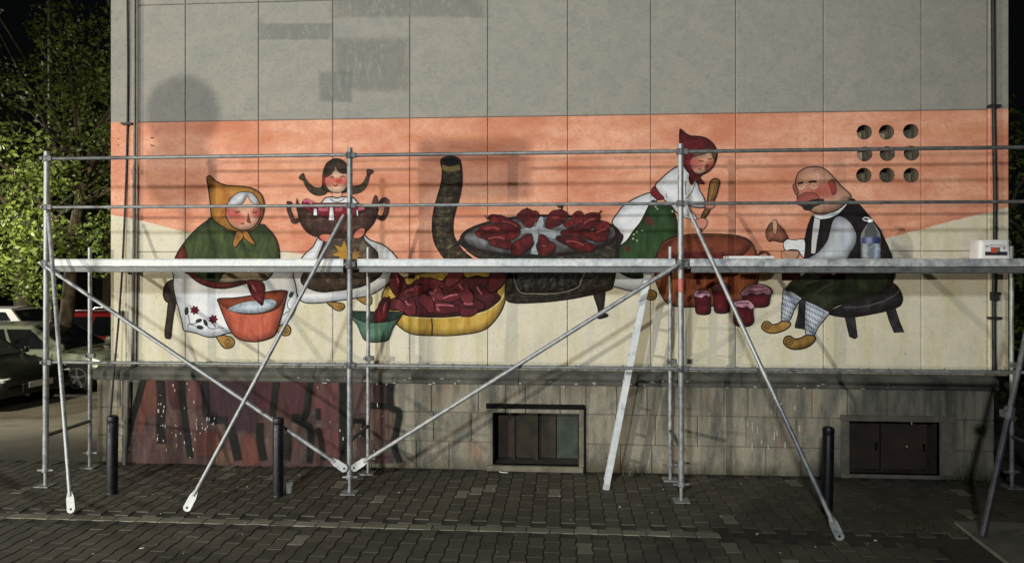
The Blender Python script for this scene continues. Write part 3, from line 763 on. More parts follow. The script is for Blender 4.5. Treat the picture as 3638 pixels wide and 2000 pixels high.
# ---- girl with the pot
F = Fig('painted_girl', 'painted girl with braids carrying a dark pot of red preserves')
F.shape('shoe', CH([(540,850),(640,855),(735,872),(757,910),(732,946),(680,957),(612,922)]), SHOE); F.stroke('shoe_curl', CH(spiral((705,905), 38)), .007, INK)
F.shape('shoe', CH([(910,805),(1060,785),(1085,830),(1070,880),(1012,884),(950,850)]), SHOE); F.stroke('shoe_curl', CH(spiral((1035,830), 34)), .007, INK)
F.shape('underskirt', CH([(110,500),(240,470),(700,500),(1200,480),(1315,460),(1300,560),(1285,625),(1200,692),(1060,770),(860,812),(640,842),(480,862),(330,866),(230,832),(170,700)]), WHITE)
F.shape('dress', CH([(520,90),(490,180),(430,300),(300,460),(240,560),(246,630),(330,690),(480,732),(640,720),(860,690),(985,658),(1130,582),(1204,500),(1192,350),(1135,240),(1050,150),(970,80),(700,60)]), paint((98,80,68),(66,54,48),(140,128,104),13))
F.shape('sleeve', CH([(438,88),(470,110),(505,140),(445,290),(405,365),(232,365),(290,270),(370,200),(412,130)]), WHITE)
F.shape('sleeve', CH([(985,45),(1060,110),(1200,160),(1300,230),(1372,310),(1400,370),(1182,365),(1150,260),(1070,180),(1000,115)]), WHITE)
F.star('dress_flower', CH([(752,262)])[0], 150/3.371, 7, paint((200,152,52),(168,120,40)), .5, .006, -math.pi/2)
F.star('dress_flower', CH([(885,290)])[0], 85/3.371, 7, paint((186,142,56),(150,110,44)), .5, .006, -math.pi/2)
HAIR = paint((82,66,52),(56,44,38),(102,86,64),14)
F.stroke('braid', CG([(560,520),(520,562),(450,572),(385,545),(330,490),(296,430),(268,395)]), [.10,.10,.095,.08,.06,.045,.04], HAIR)
F.shape('braid_tuft', CG([(222,398),(268,343),(288,372),(293,412),(262,428)]), HAIR, .008)
F.stroke('braid', CG([(820,510),(880,548),(950,545),(1010,520),(1056,465),(1082,400),(1098,345)]), [.10,.10,.095,.08,.06,.045,.04], HAIR)
F.shape('braid_tuft', CG([(1078,298),(1120,296),(1158,318),(1112,358),(1078,350)]), HAIR, .008)
F.shape('hair', CG([(520,520),(522,420),(526,340),(560,235),(625,178),(690,158),(765,180),(825,240),(858,330),(862,440),(850,560),(690,590),(560,560)]), HAIR)
F.shape('neck', CG([(642,560),(758,560),(764,660),(638,660)]), SKIN, .008, False)
F.shape('blouse', CG([(505,770),(520,690),(560,648),(640,638),(700,650),(760,638),(880,640),(935,680),(962,770)]), WHITE)
F.stroke('collar', CG([(612,660),(650,690),(700,700),(750,690),(795,658)]), .012, paint((150,140,140)))
F.shape('face', CG([(548,405),(600,378),(650,328),(685,255),(715,315),(770,345),(836,356),(838,470),(806,540),(746,583),(690,590),(634,576),(580,530),(555,470)]), paint((244,206,176),(236,186,156)), .007)
F.blush('cheek', CG([(610,440)])[0], .12, (212,72,66), None, .075); F.blush('cheek', CG([(780,435)])[0], .11, (212,72,66), None, .075); F.blush('nose', CG([(720,435)])[0], .06, (180,60,52), None, .05)
F.strokes('eyes', [CG([(610,402),(635,386),(662,400)]), CG([(748,392),(772,376),(796,390)])], .010, INK)
F.stroke('mouth', CG([(660,490),(685,502),(710,488)]), .014, paint((176,60,58)))
POT = paint((88,58,50),(60,42,38),(124,88,74),12)
F.stroke('pot_handle', CG([(70,722),(100,715),(120,730),(95,790),(125,880),(160,945),(215,925),(250,900)]), [.05,.045,.04,.05,.05,.06,.05,.05], POT)
F.stroke('pot_handle', CG([(1240,730),(1260,690),(1298,668),(1328,700),(1325,790),(1300,870),(1262,912),(1200,880)]), [.04,.045,.05,.055,.055,.055,.05,.05], POT)
F.shape('pot_lug', CG([(178,760),(196,650),(228,760)]), POT, .008, False); F.shape('pot_lug', CG([(1138,760),(1165,650),(1187,618),(1205,660),(1218,760)]), POT, .008)
F.shape('pot', CG([(204,750),(215,850),(235,930),(270,1010),(330,1080),(400,1122),(470,1140),(600,1150),(700,1150),(900,1140),(1050,1075),(1130,1000),(1182,920),(1203,840),(1206,760),(1050,735),(800,715),(500,735),(330,735)]), POT)
F.shape('preserves', CG([(262,725),(290,672),(340,665),(410,712),(600,715),(800,715),(1000,735),(1072,775),(1000,850),(880,905),(740,935),(600,912),(420,852),(300,800)]), paint((156,44,52),(116,30,40),(190,70,76),10), .008)
F.strokes('preserve_shine', [CG([(285,700),(330,680),(395,715)]), CG([(470,790),(530,800),(595,790)]), CG([(680,790),(720,800),(770,785)]), CG([(970,790),(1010,785),(1045,775)])], .035, paint((218,120,140),(196,90,112)))
for q in ([(612,770),(655,770),(668,930),(598,930)], [(412,780),(450,790),(455,872),(405,868)], [(945,800),(966,800),(972,880),(948,872)]): F.shape('label_tag', CG(q), WHITE, .006, False)
F.shape('hand', CG([(480,1130),(530,1105),(600,1105),(645,1130),(640,1180),(570,1204),(505,1176)]), paint((232,140,112),(206,112,88)), .007)
F.shape('hand', CG([(905,1140),(940,1070),(1000,1030),(1052,1040),(1042,1110),(990,1152),(940,1160)]), paint((232,150,122),(206,112,92)), .007)
F.shape('green_bowl', CH([(800,968),(940,962),(1200,972),(1440,972),(1436,1010),(1385,1090),(1335,1160),(1302,1250),(1262,1310),(1130,1332),(1010,1312),(960,1240),(915,1130),(850,1050)]), paint((98,144,118),(72,116,94),(124,160,134),8), .010)
F.shape('bowl_inside', CH([(815,978),(940,970),(1200,980),(1430,982),(1380,1060),(1250,1092),(1050,1100),(900,1055)]), paint((56,98,84),(40,76,68)), .006)
F.shape('pepper', CH([(1292,785),(1283,900),(1277,1050),(1210,1092),(1115,1085),(1100,1010),(1140,940),(1205,870)]), RED, .008); F.stroke('pepper_shine', CH([(1255,850),(1235,920),(1225,980)]), [.004,.025,.004], PINKHI)

# ---- basin of peppers
F = Fig('painted_pepper_basin', 'painted yellow basin heaped with dark red peppers')
F.shape('basin', CP([(225,740),(250,600),(340,505),(600,400),(900,340),(1300,300),(1700,320),(1930,400),(1968,560),(1955,700),(1905,860),(1800,1020),(1680,1132),(1500,1192),(1200,1226),(900,1226),(700,1216),(560,1170),(430,1068),(320,930)]), paint((206,166,62),(178,136,46),(218,186,96),6,(1.8,1,.5)))
F.stroke('basin_rim', CP([(520,945),(700,975),(920,985),(1200,975),(1450,945),(1700,880),(1880,740),(1945,600)]), .016, paint((226,202,130)))
F.shape('pepper_heap', CP([(345,300),(450,400),(600,520),(720,440),(900,450),(1060,460),(1200,330),(1330,310),(1400,420),(1550,390),(1700,420),(1760,330),(1945,330),(1930,500),(1830,620),(1884,710),(1700,860),(1450,930),(1100,970),(700,962),(520,932),(480,880),(330,860),(320,740),(430,680),(380,560),(340,430)]), paint((102,34,42),(70,22,30),(124,46,52),9), .010)
random.seed(4)
PEDGE = paint((48,18,24),(34,14,18))
PEP = [paint((126,40,48),(92,28,36)), paint((108,32,40),(76,22,30)), paint((144,54,60),(108,36,44)), paint((116,36,46),(140,58,66))]
for i, (q, w) in enumerate([
    ([(385,350),(430,480),(500,640)], (.05,.17,.14)), ([(300,700),(250,800),(190,960)], (.05,.10,.06)), ([(740,450),(900,500),(1090,520)], (.05,.11,.06)),
    ([(1330,330),(1220,420),(1130,530)], (.12,.13,.05)), ([(1880,360),(1800,500),(1740,600)], (.16,.14,.05)), ([(1600,410),(1600,500),(1560,600)], (.13,.14,.05)),
    ([(560,640),(720,590),(880,560)], (.09,.10,.04)), ([(940,580),(1000,660),(1090,720)], (.13,.13,.04)), ([(1300,640),(1180,700),(1060,740)], (.10,.09,.03)),
    ([(1560,560),(1640,660),(1800,720)], (.10,.14,.04)), ([(600,760),(620,860),(660,940)], (.13,.13,.06)), ([(380,780),(470,800),(540,880)], (.12,.10,.05)),
    ([(960,820),(1120,840),(1300,850)], (.13,.12,.05)), ([(1390,780),(1520,790),(1650,830)], (.11,.11,.04)), ([(760,700),(860,760),(920,900)], (.10,.12,.05)), ([(1360,600),(1420,700),(1440,800)], (.12,.13,.05)), ([(1330,900),(1450,900),(1560,870)], (.08,.08,.03))]):
    F.stroke('pepper_edge', CP(q), [x + .022 for x in w], PEDGE); F.stroke('pepper', CP(q), list(w), PEP[i % 4])
F.strokes('pepper_shine', [CP(q) for q in ([(545,630),(590,600),(670,582)],[(890,610),(940,640),(990,580)],[(1075,710),(1180,670),(1290,650)],[(1300,510),(1325,545),(1360,580)],[(1552,545),(1585,600),(1625,650)],[(985,800),(1100,800),(1230,810)],[(560,740),(590,790),(640,800)],[(1370,775),(1430,790),(1500,780)],[(425,380),(445,430),(462,490)],[(940,690),(950,720),(960,740)],[(1000,830),(1010,860),(1030,880)],[(290,740),(270,800),(250,850)])], .020, PINKHI)
F.stroke('basin_seam', CP([(920,985),(928,1100),(924,1218)]), .012, INK)

# ---- stove
F = Fig('painted_stove', 'painted black iron stove with pipe and peppers roasting on top')
IRON = paint((78,68,50),(40,36,30),(124,112,80),16); IRON2 = paint((58,54,48),(34,33,32),(90,86,80),16)
F.shape('stove_pipe', CS([(148,115),(190,84),(260,84),(302,112),(316,180),(320,280),(302,400),(272,500),(250,600),(250,700),(282,770),(330,840),(400,910),(210,912),(130,830),(90,740),(80,620),(95,500),(122,400),(150,300),(160,200)]), IRON)
F.shape('pipe_mouth', CS([(160,118),(195,98),(255,98),(288,118),(270,145),(220,155),(175,148)]), paint((44,36,30),(30,26,24)), .006)
F.stroke('pipe_band', CS([(160,165),(220,185),(300,168)]), .055, paint((156,136,76),(128,108,58)))
F.strokes('pipe_rib', [CS(q) for q in ([(160,215),(235,230),(316,205)],[(150,290),(230,310),(318,280)],[(125,380),(210,400),(302,380)],[(110,440),(190,460),(288,440)],[(92,520),(180,545),(268,515)],[(82,620),(170,640),(250,610)],[(88,720),(170,740),(256,700)],[(125,820),(200,830),(285,775)])], .012, INK)
F.shape('stove_leg', CS([(1365,1150),(1455,1150),(1448,1310),(1482,1345),(1470,1362),(1402,1372),(1405,1300)]), IRON2)
F.shape('stove_body', CS([(308,740),(350,820),(450,890),(655,950),(664,1100),(682,1236),(900,1248),(1200,1216),(1480,1152),(1526,1100),(1552,950),(1576,800),(1576,690),(1200,660),(700,660)]), paint((62,57,47),(34,32,29),(110,104,84),17))
F.shape('oven_door', CS([(772,960),(770,1150),(900,1176),(1100,1170),(1232,1130),(1264,1080),(1262,960)]), paint((56,54,52),(34,33,34),(118,114,108),20), .010, True, paint((170,166,156)))
F.strokes('oven_trim', [CS([(690,1200),(900,1212),(1200,1180),(1490,1110)])], .010, INK)
F.ell('stove_top', CS([(940,718)])[0], 637/2.248, 168/2.248, -2, paint((76,66,56),(50,44,40)), .012)
F.ell('hot_plate', CS([(940,712)])[0], 605/2.248, 150/2.248, -2, paint((112,110,112),(76,76,80),(150,150,156),8), .008)
SPOKE = paint((176,184,190),(142,152,160),None,12)
for q, w in (([(920,668),(850,670),(750,690)],(.07,.06,.02)), ([(900,670),(905,760),(895,862)],(.06,.06,.08)), ([(930,665),(1020,700),(1110,730)],(.06,.08,.03)), ([(930,660),(945,610),(940,565)],(.07,.07,.06)), ([(940,665),(1060,690),(1180,690)],(.05,.05,.03))):
    F.stroke('plate_seam', CS(q), list(w), SPOKE)
BURN = [paint((122,32,34),(78,22,26),(156,54,48),12), paint((104,28,34),(66,20,26),(136,46,50),12)]
for i, (x, y, a, b, r) in enumerate([(600,585,78,34,15),(690,610,110,32,28),(560,660,115,40,-6),(690,660,100,36,20),(490,705,70,30,10),(590,725,120,42,4),(690,720,100,36,-20),(640,780,110,40,12),
    (840,572,78,58,70),(805,560,45,44,0),(885,560,44,50,80),(1060,580,72,62,-40),(1110,550,55,42,10),(1020,620,40,40,-30),
    (1245,575,52,56,0),(1350,580,72,50,-20),(1170,620,44,32,0),(1300,640,120,34,-18),(1430,650,70,44,-30),(1230,690,120,36,0),(1370,715,120,42,12),(1200,760,130,44,12),(1270,800,120,42,10),(1440,690,56,30,-10),
    (795,800,98,58,-30),(835,760,48,62,20),(985,810,76,66,12),(965,760,42,54,-12)]):
    F.ell('roasting_pepper', CS([(x,y)])[0], a/2.248, b/2.248, r, BURN[i % 2], .008, .06)
F.strokes('pepper_shine', [CS(q) for q in ([(500,665),(560,650),(620,660)],[(530,740),(600,725),(660,740)],[(640,600),(700,610),(760,640)],[(1290,620),(1330,590),(1380,580)],[(1390,690),(1430,670),(1465,660)],[(1150,760),(1220,760),(1290,790)],[(960,790),(975,800),(990,790)],[(1040,560),(1060,570),(1090,560)])], .018, paint((184,84,78),(150,58,58)))
F.strokes('pepper_stem', [CS(q) for q in ([(500,552),(520,575),(545,572)],[(835,515),(838,500),(832,490)],[(1075,468),(1095,488),(1118,475),(1112,500),(1100,520)],[(1400,540),(1420,528),(1430,512)])], .014, INK)

# ---- woman stirring
F = Fig('painted_woman_stirring', 'painted woman in dark red headscarf and green apron stirring a pot')
F.shape('white_skirt', CR([(552,828),(430,860),(330,910),(220,980),(140,1080),(82,1180),(150,1270),(172,1350)]) + CK([(170,400),(140,560),(100,600),(90,780),(180,822),(300,852),(470,830),(520,700),(500,300)]) + CR([(620,900)]), WHITE)
F.shape('shoe', CK([(500,860),(550,843),(600,865),(616,905),(600,945),(555,965),(505,950),(488,905)]), SHOE); F.stroke('shoe_curl', CK(spiral((553,905), 42)), .008, INK)
F.shape('apron', CR([(552,935),(620,942),(700,965),(785,970),(832,1080),(860,1180),(872,1350)]) + CK([(900,180),(900,400),(700,520),(560,630),(450,692),(350,704),(250,676),(140,600),(160,480),(172,335),(262,250),(345,130),(430,20)]), paint((54,88,48),(38,66,38),(68,104,56),6,(1.6,1,.6)))
F.strokes('apron_dash', [CK(q) for q in ([(375,160),(385,140)],[(340,190),(345,170)],[(445,140),(440,125)],[(330,220),(338,240)],[(370,250),(390,255)])] + [CR(q) for q in ([(585,950),(592,975)],[(615,1020),(635,1018)],[(800,1040),(810,1060)],[(600,985),(606,1005)])], .02, paint((190,196,150),(160,170,120)), False)
for c in CR([(520,1150),(545,1190)]) + CK([(272,350)]): F.star('apron_flower', c, 14, 6, paint((124,52,48),(96,44,40)), .6, 0)
F.shape('blouse', CR([(850,520),(930,500),(1010,590),(1078,680),(1115,730),(1130,800),(1180,880),(1198,990),(1100,1003),(1000,985),(960,1010),(870,1070),(790,985),(690,895),(600,750),(660,670),(760,580)]), WHITE)
F.shape('sleeve', CR([(940,930),(1000,1000),(1092,1130),(1075,1175),(1010,1140),(930,1100)]), WHITE, .009)
F.strokes('blouse_fold', [CR(q) for q in ([(1078,700),(1050,790),(1000,870),(960,900)],[(965,690),(960,790),(968,860)],[(1115,740),(1140,820),(1180,880)],[(725,840),(740,890)])], .010, paint((120,118,124)))
F.shape('sash', CR([(578,756),(606,766),(650,830),(705,890),(645,915),(590,885),(548,842),(552,798)]), paint((146,38,44),(112,28,34)), .008)
F.shape('headscarf', CR([(893,82),(915,78),(960,118),(1020,147),(1100,152),(1200,172),(1280,230),(1330,310),(1337,400),(1302,500),(1240,570),(1165,612),(1130,640),(1080,640),(1000,590),(940,500),(905,400),(892,250)]), paint((128,36,46),(96,26,36),(146,48,54),6))
F.shape('face', CR([(1055,395),(1150,370),(1240,338),(1302,380),(1306,450),(1272,520),(1212,570),(1140,602),(1080,592),(1040,545),(1014,480),(1028,425)]), SKIN, .008)
F.shape('hair', CR([(1045,402),(1080,345),(1150,305),(1250,296),(1315,330),(1328,400),(1300,425),(1275,365),(1245,342),(1180,370),(1110,385)]), paint((128,98,60),(98,74,48)), .007)
F.blush('cheek', CR([(1085,475)])[0], .12, (186,74,76), None, .085); F.blush('cheek', CR([(1250,490)])[0], .07, (180,80,72), None, .06)
F.shape('nose', CR([(1208,488),(1240,498),(1228,560),(1205,572),(1190,530)]), paint((150,78,64),(128,66,56)), 0)
F.strokes('eyes', [CR([(1115,438),(1145,452),(1180,448)]), CR([(1225,425),(1250,430),(1272,418)])], .010, INK); F.stroke('mouth', CR([(1112,540),(1135,550),(1155,545)]), .010, paint((112,44,40)))
F.shape('scarf_tail', CR([(1018,592),(1082,622),(1062,690),(1027,732),(1003,665)]), paint((128,36,46),(96,26,36)), .008); F.shape('scarf_tail', CR([(1078,615),(1122,630),(1150,670),(1184,722),(1120,716),(1090,670)]), paint((128,36,46),(96,26,36)), .008)
F.shape('wooden_spoon', CR([(1250,720),(1275,675),(1312,658),(1355,672),(1366,715),(1332,850),(1290,950),(1230,1080),(1170,1142),(1150,1112),(1210,980),(1230,850)]), paint((170,124,62),(138,96,46),(188,146,84),12))
F.strokes('spoon_grain', [CR([(1290,715),(1312,695),(1335,710)]), CR([(1310,740),(1290,840),(1262,940)])], .007, paint((112,78,40)))
F.shape('hand', CR([(1195,950),(1240,925),(1312,932),(1302,1000),(1235,1024),(1198,1000)]), paint((220,156,134),(196,126,108)), .007)
F.shape('hand', CR([(1072,1165),(1130,1128),(1205,1148),(1216,1205),(1172,1262),(1105,1240)]), paint((220,156,134),(196,126,108)), .007)
F.stroke('spoon_handle', CR([(1140,1250),(1138,1300)]) + CK([(1112,200),(1110,330)]), .03, paint((120,80,50)))

# ---- copper kettle and jars
F = Fig('painted_kettle', 'painted copper kettle of relish with four jars before it', base=.0150)
F.stroke('kettle_handle', CK([(1800,470),(1825,425),(1880,390),(1935,400),(1966,450)]), .030, paint((128,66,40),(96,50,34)))
F.stroke('kettle_handle', CK([(1790,620),(1840,680),(1900,690),(1950,650),(1970,590)]), [.07,.09,.08,.07,.06], paint((124,98,44),(98,74,36)))
F.shape('kettle', CK([(590,600),(598,480),(640,360),(700,270),(830,210),(1000,182),(1250,174),(1500,185),(1650,215),(1740,270),(1792,360),(1812,470),(1835,620),(1815,740),(1760,860),(1600,980),(1300,1030),(1000,1045),(880,1042),(740,1000),(660,880),(605,740)]), paint((170,90,52),(136,68,42),(198,114,62),5,(1.6,1,.5)))
F.shape('kettle_inside', CK([(632,470),(660,370),(720,290),(900,222),(1250,196),(1600,222),(1738,285),(1700,380),(1600,450),(1400,530),(900,530)]), paint((146,72,46),(112,52,38),(160,84,52),6), .008)
F.shape('relish', CK([(700,490),(820,420),(1000,395),(1250,390),(1480,420),(1570,480),(1400,545),(900,545)]), paint((112,36,36),(86,28,30),(134,52,46),10), 0)
F.strokes('kettle_drip', [CK([(1090,560),(1110,660),(1108,780)])], .045, paint((112,44,36)))
LID = paint((204,146,166),(168,104,128),(220,176,190),14); DLID = paint((126,66,82),(92,44,58),None,14)
GLASS = paint((116,24,36),(82,18,28),(140,36,46),8)
for body, lid, lm in (
    ([(1290,830),(1470,840),(1482,960),(1490,1080),(1440,1116),(1360,1120),(1305,1090),(1296,960)], [(1264,846),(1282,785),(1370,753),(1462,770),(1494,825),(1470,858),(1420,838),(1360,860),(1310,842)], DLID),
    ([(1075,910),(1250,910),(1256,1020),(1252,1110),(1200,1136),(1120,1132),(1080,1100),(1074,1000)], [(1056,915),(1076,862),(1150,838),(1222,850),(1258,892),(1242,926),(1200,910),(1150,938),(1100,930)], LID),
    ([(1640,890),(1800,890),(1962,870),(1966,960),(1950,1020),(1890,1046),(1780,1046),(1670,990)], [(1616,895),(1660,820),(1760,778),(1880,778),(1972,828),(1988,885),(1940,905),(1880,882),(1820,905),(1740,888),(1680,916)], LID),
    ([(1540,1060),(1650,1050),(1755,1040),(1766,1140),(1772,1220),(1720,1270),(1600,1278),(1540,1240),(1534,1150)], [(1520,1012),(1560,978),(1640,965),(1720,970),(1784,1040),(1742,1072),(1690,1042),(1640,1056),(1580,1040)], LID)):
    F.shape('jar', CK(body), GLASS, .010); F.shape('jar_cloth', CK(lid), lm, .009)
F.strokes('cloth_fold', [CK(q) for q in ([(1690,850),(1800,860),(1930,845)],[(1700,820),(1800,805),(1900,810)],[(1090,885),(1150,870),(1220,880)],[(1580,1005),(1650,995),(1720,1000)])], .010, paint((120,60,84)))

# ---- man on the stool
F = Fig('painted_man', 'painted bald man in black vest seated on a dark stool')
STOOL = paint((54,50,54),(36,34,38),(82,78,80),10)
F.shape('stool_leg', CN([(715,590),(802,580),(792,760),(775,985),(735,996),(690,990),(650,968),(690,800)]), STOOL, .008)
F.shape('stool_leg', CN([(1305,815),(1440,815),(1452,950),(1474,1105),(1442,1132),(1372,1100),(1342,980)]), STOOL, .010, False); F.shape('stool_leg', CN([(1850,740),(1970,710),(2030,900),(2092,1042),(1962,1046),(1900,900)]), STOOL, .010, False)
F.shape('stool_seat', CN([(1095,785),(1280,690),(1500,620),(1750,520),(1890,410),(1960,405),(2030,480),(2072,590),(2050,680),(1980,722),(1850,765),(1500,832),(1300,842),(1150,818)]), STOOL)
F.strokes('seat_edge', [CN([(1290,715),(1550,705),(1800,640),(1960,560),(2030,490)])], .014, paint((104,100,100)))
STOCK = paint((214,220,230),(190,200,216))
F.shape('stocking', CN([(505,470),(620,500),(738,590),(692,650),(640,750),(580,885),(520,908),(470,892),(470,780),(482,600)]), STOCK, .010); F.shape('stocking', CN([(800,615),(930,680),(1098,770),(1050,865),(960,970),(900,1085),(835,1096),(790,1060),(775,900),(782,760)]), STOCK, .010)
zz = []
for (x0, y0, x1, y1, n) in ((505,540,700,610,5),(490,600,665,680,5),(482,665,640,740,5),(478,730,610,800,4),(478,790,590,850,4),(480,850,560,880,3),(800,670,1050,790,6),(795,730,1020,850,6),(790,800,980,910,5),(788,870,940,960,5),(790,940,915,1010,4),(795,1005,895,1055,3)):
    q = []
    for i in range(2*n + 1):
        t = i/(2*n); q.append((x0+(x1-x0)*t, y0+(y1-y0)*t + (14 if i % 2 else -14)))
    zz.append(CN(q))
F.strokes('stocking_zigzag', zz, .009, paint((70,80,100),(54,62,80)), False)
F.shape('shoe', CN([(206,965),(240,908),(300,903),(340,942),(420,930),(480,898),(572,908),(588,950),(520,1012),(400,1052),(300,1052),(230,1014)]), SHOE); F.stroke('shoe_curl', CN(spiral((275,955), 48)), .008, INK)
F.shape('shoe', CN([(494,1165),(518,1108),(580,1092),(640,1128),(720,1120),(800,1083),(902,1093),(918,1140),(870,1202),(780,1252),(650,1272),(560,1248),(508,1204)]), SHOE); F.stroke('shoe_curl', CN(spiral((572,1162), 52)), .008, INK)
F.shape('trousers', CN([(745,300),(880,180),(1160,150),(1500,150),(1945,150),(1932,400),(1850,480),(1700,560),(1400,640),(1200,700),(1100,762),(1040,745),(930,685),(800,630),(730,585),(620,512),(528,482),(580,390),(660,348)]), paint((54,66,40),(38,48,34),(80,90,50),6), .009)
F.strokes('trouser_fold', [CN([(880,560),(1000,470),(1160,390)]), CN([(760,400),(860,380),(960,360)])], .016, paint((88,96,64),(72,80,52)))
F.shape('dark_jar', CN([(468,160),(716,160),(712,360),(474,356)]), paint((80,26,34),(58,20,26)), .008, False)
F.shape('sash', CN([(870,190),(1510,190),(1480,262),(1350,300),(1160,322),(1000,310),(900,262)]), paint((128,36,46),(100,28,36)), .007)
F.shape('shirt_tail', CN([(1065,215),(1215,215),(1162,304)]), paint((206,200,184)), .006, False)
F.shape('back_sash', CM([(1735,1080),(1790,1130),(1825,1270),(1700,1270)]), paint((136,36,46),(104,28,36)), .006, False)
F.shape('vest', CM([(838,735),(930,775),(1060,760),(1160,710),(1250,620),(1325,520),(1400,570),(1500,680),(1600,800),(1690,920),(1745,1040),(1795,1150),(1800,1290),(1300,1330),(900,1330),(738,1290),(728,1100),(760,920),(798,800)]), paint((42,36,40),(28,24,28),(66,52,52),9), .009)
F.shape('shirt_front', CM([(860,740),(932,772),(920,900),(892,1050),(872,1205),(815,1205),(820,1050),(836,880)]), paint((214,214,212),(196,196,198)), .006, False)
F.shape('sleeve', CM([(1050,930),(1088,795),(1150,738),(1222,748),(1312,820),(1372,920),(1392,1000),(1372,1100),(1312,1192),(1240,1290),(1000,1320),(760,1290),(900,1192),(1010,1055)]), paint((206,212,220),(184,194,206),(218,218,214),5,(1.5,1,.6)), .010)
F.shape('collar', CM([(855,715),(960,722),(1060,690),(1160,620),(1225,540),(1312,525),(1245,622),(1155,712),(1050,762),(930,778),(858,745)]), WHITE, .007)
F.shape('head', CM([(618,330),(632,240),(680,170),(760,130),(860,116),(950,130),(1020,170),(1100,250),(1200,362),(1315,475),(1290,540),(1180,640),(1080,690),(960,702),(860,697),(795,664),(780,640),(700,610),(645,575),(640,460),(612,400)]), paint((218,164,136),(200,142,116),(226,178,150),5), .010)
F.shape('ear', CM([(1032,330),(1055,288),(1092,278),(1120,340),(1132,420),(1110,464),(1080,452),(1060,390)]), paint((186,98,82),(160,78,68)), .008); F.shape('ear', CM([(586,355),(606,335),(628,360),(655,455),(632,475),(602,425)]), paint((186,108,88),(160,88,72)), .008)
F.blush('cheek', CM([(840,455)])[0], .18, (190,92,84), None, .10); F.blush('cheek', CM([(1000,405)])[0], .15, (190,84,78), None, .12)
F.shape('nose', CM([(665,490),(720,452),(800,440),(870,455),(915,495),(890,540),(760,555),(700,600),(650,592),(634,545)]), paint((190,104,90),(168,88,78)), .006)
F.shape('moustache', CM([(708,605),(765,556),(880,525),(975,530),(930,590),(850,622),(805,662),(735,658)]), paint((58,52,54),(38,34,36),(84,80,84),16), .006)
F.strokes('eyebrow', [CM([(648,335),(680,322),(716,316)]), CM([(785,315),(830,302),(882,308)])], .022, paint((62,46,40)))
F.strokes('eyes', [CM([(660,375),(690,398),(730,368)]), CM([(815,370),(850,392),(892,366)])], .012, paint((246,214,190)))
F.strokes('head_shine', [CM([(885,205),(912,240),(905,285)]), CM([(750,330),(755,350)])], .012, paint((240,204,182)))
F.shape('cuff_sleeve', CM([(465,1085),(490,1045),(525,1028),(610,1036),(735,1040),(728,1250),(690,1225),(645,1165),(560,1158),(490,1165)]), WHITE, .009)
F.shape('hand', CM([(248,930),(290,840),(340,815),(420,855),(492,950),(524,1010),(472,1052),(430,1064),(330,1042),(292,1056),(252,1000)]), paint((172,112,88),(142,88,70)), .008)
F.shape('wooden_peg', CM([(330,810),(355,783),(382,805),(388,900),(372,955),(340,945)]), paint((222,176,142),(200,150,118)), .006)
F.shape('hand', CM([(448,1175),(560,1168),(655,1180),(650,1240),(600,1290),(520,1300),(450,1260)]), paint((214,164,134),(186,134,106)), .007)
# ---- graffiti on the plinth
F = Fig('graffiti', 'maroon graffiti with thick black letter strokes on the plinth', base=.0080, wall_y=-.06, step=.0005)
F.shape('maroon_fill', CGR([(240,150),(700,150),(1300,150),(2310,170),(2350,420),(2400,470),(2380,700),(2330,900),(2100,905),(1700,925),(1250,940),(900,925),(600,900),(300,905),(70,900),(100,740),(180,420)]), paint((108,78,76),(80,62,68),(126,96,86),5,(1.6,1,.5), False, .6), 0, False)
GP = [paint(a, b, None, 5, (2,1,.5), False, .5, True) for a, b in (((138,84,72),(116,72,64)), ((112,64,68),(90,54,60)), ((88,60,70),(70,52,62)), ((138,88,86),(112,70,72)), ((136,106,86),(114,88,74)))]
for k, q in ((0,[(290,160),(370,160),(390,480),(300,520),(220,700),(215,520)]), (1,[(470,160),(560,165),(575,420),(490,440),(460,300)]), (3,[(610,165),(735,165),(760,420),(640,425)]), (2,[(820,170),(1290,160),(1240,560),(1180,660),(1000,620),(960,540),(820,520)]), (1,[(1190,170),(1340,170),(1330,460),(1200,470)]), (1,[(1420,190),(1620,180),(1600,480),(1380,500)]), (3,[(1700,190),(1900,170),(1910,520),(1760,560),(1680,420)]), (2,[(2180,230),(2290,270),(2290,380),(2180,380)]), (0,[(700,640),(900,640),(900,820),(720,840)]), (4,[(860,800),(1000,790),(1010,910),(840,905)]), (0,[(1070,680),(1190,680),(1230,900),(1090,920)]), (3,[(1740,620),(1900,640),(1900,880),(1770,880)])):
    F.cloud('colour_patch', CGR(q), GP[k])
BLK = paint((38,40,38),(26,28,28),(54,54,50),6,(1,1,1),False,.2,True)
for q, w in (([(270,160),(235,300),(180,480),(130,680),(110,760)], .055), ([(400,160),(410,400),(400,600),(410,740)], .075), ([(575,160),(590,400),(620,640),(650,860)], .055), ([(770,180),(780,350),(800,520),(960,540)], .06), ([(960,560),(1010,700),(1050,880)], .07),
             ([(1230,560),(1230,700),(1260,880)], .065), ([(1375,160),(1350,350),(1330,520)], .055), ([(1655,180),(1630,350),(1600,510),(1490,510)], .055), ([(1490,525),(1600,570),(1650,640),(1640,900)], .055), ([(1715,440),(1712,540)], .04), ([(1700,600),(1740,720),(1760,880)], .045),
             ([(1930,170),(1930,500),(1930,900)], .085), ([(2100,545),(2095,680)], .045), ([(2000,545),(2100,548)], .04), ([(2320,170),(2310,420),(2385,475),(2360,640),(2340,740),(2390,900)], .055), ([(2130,420),(2230,420),(2310,430)], .055), ([(1460,640),(1450,880)], .06)):
    F.spray('letter_stroke', CGR(q), w*1.3, BLK)
random.seed(9); sp = []
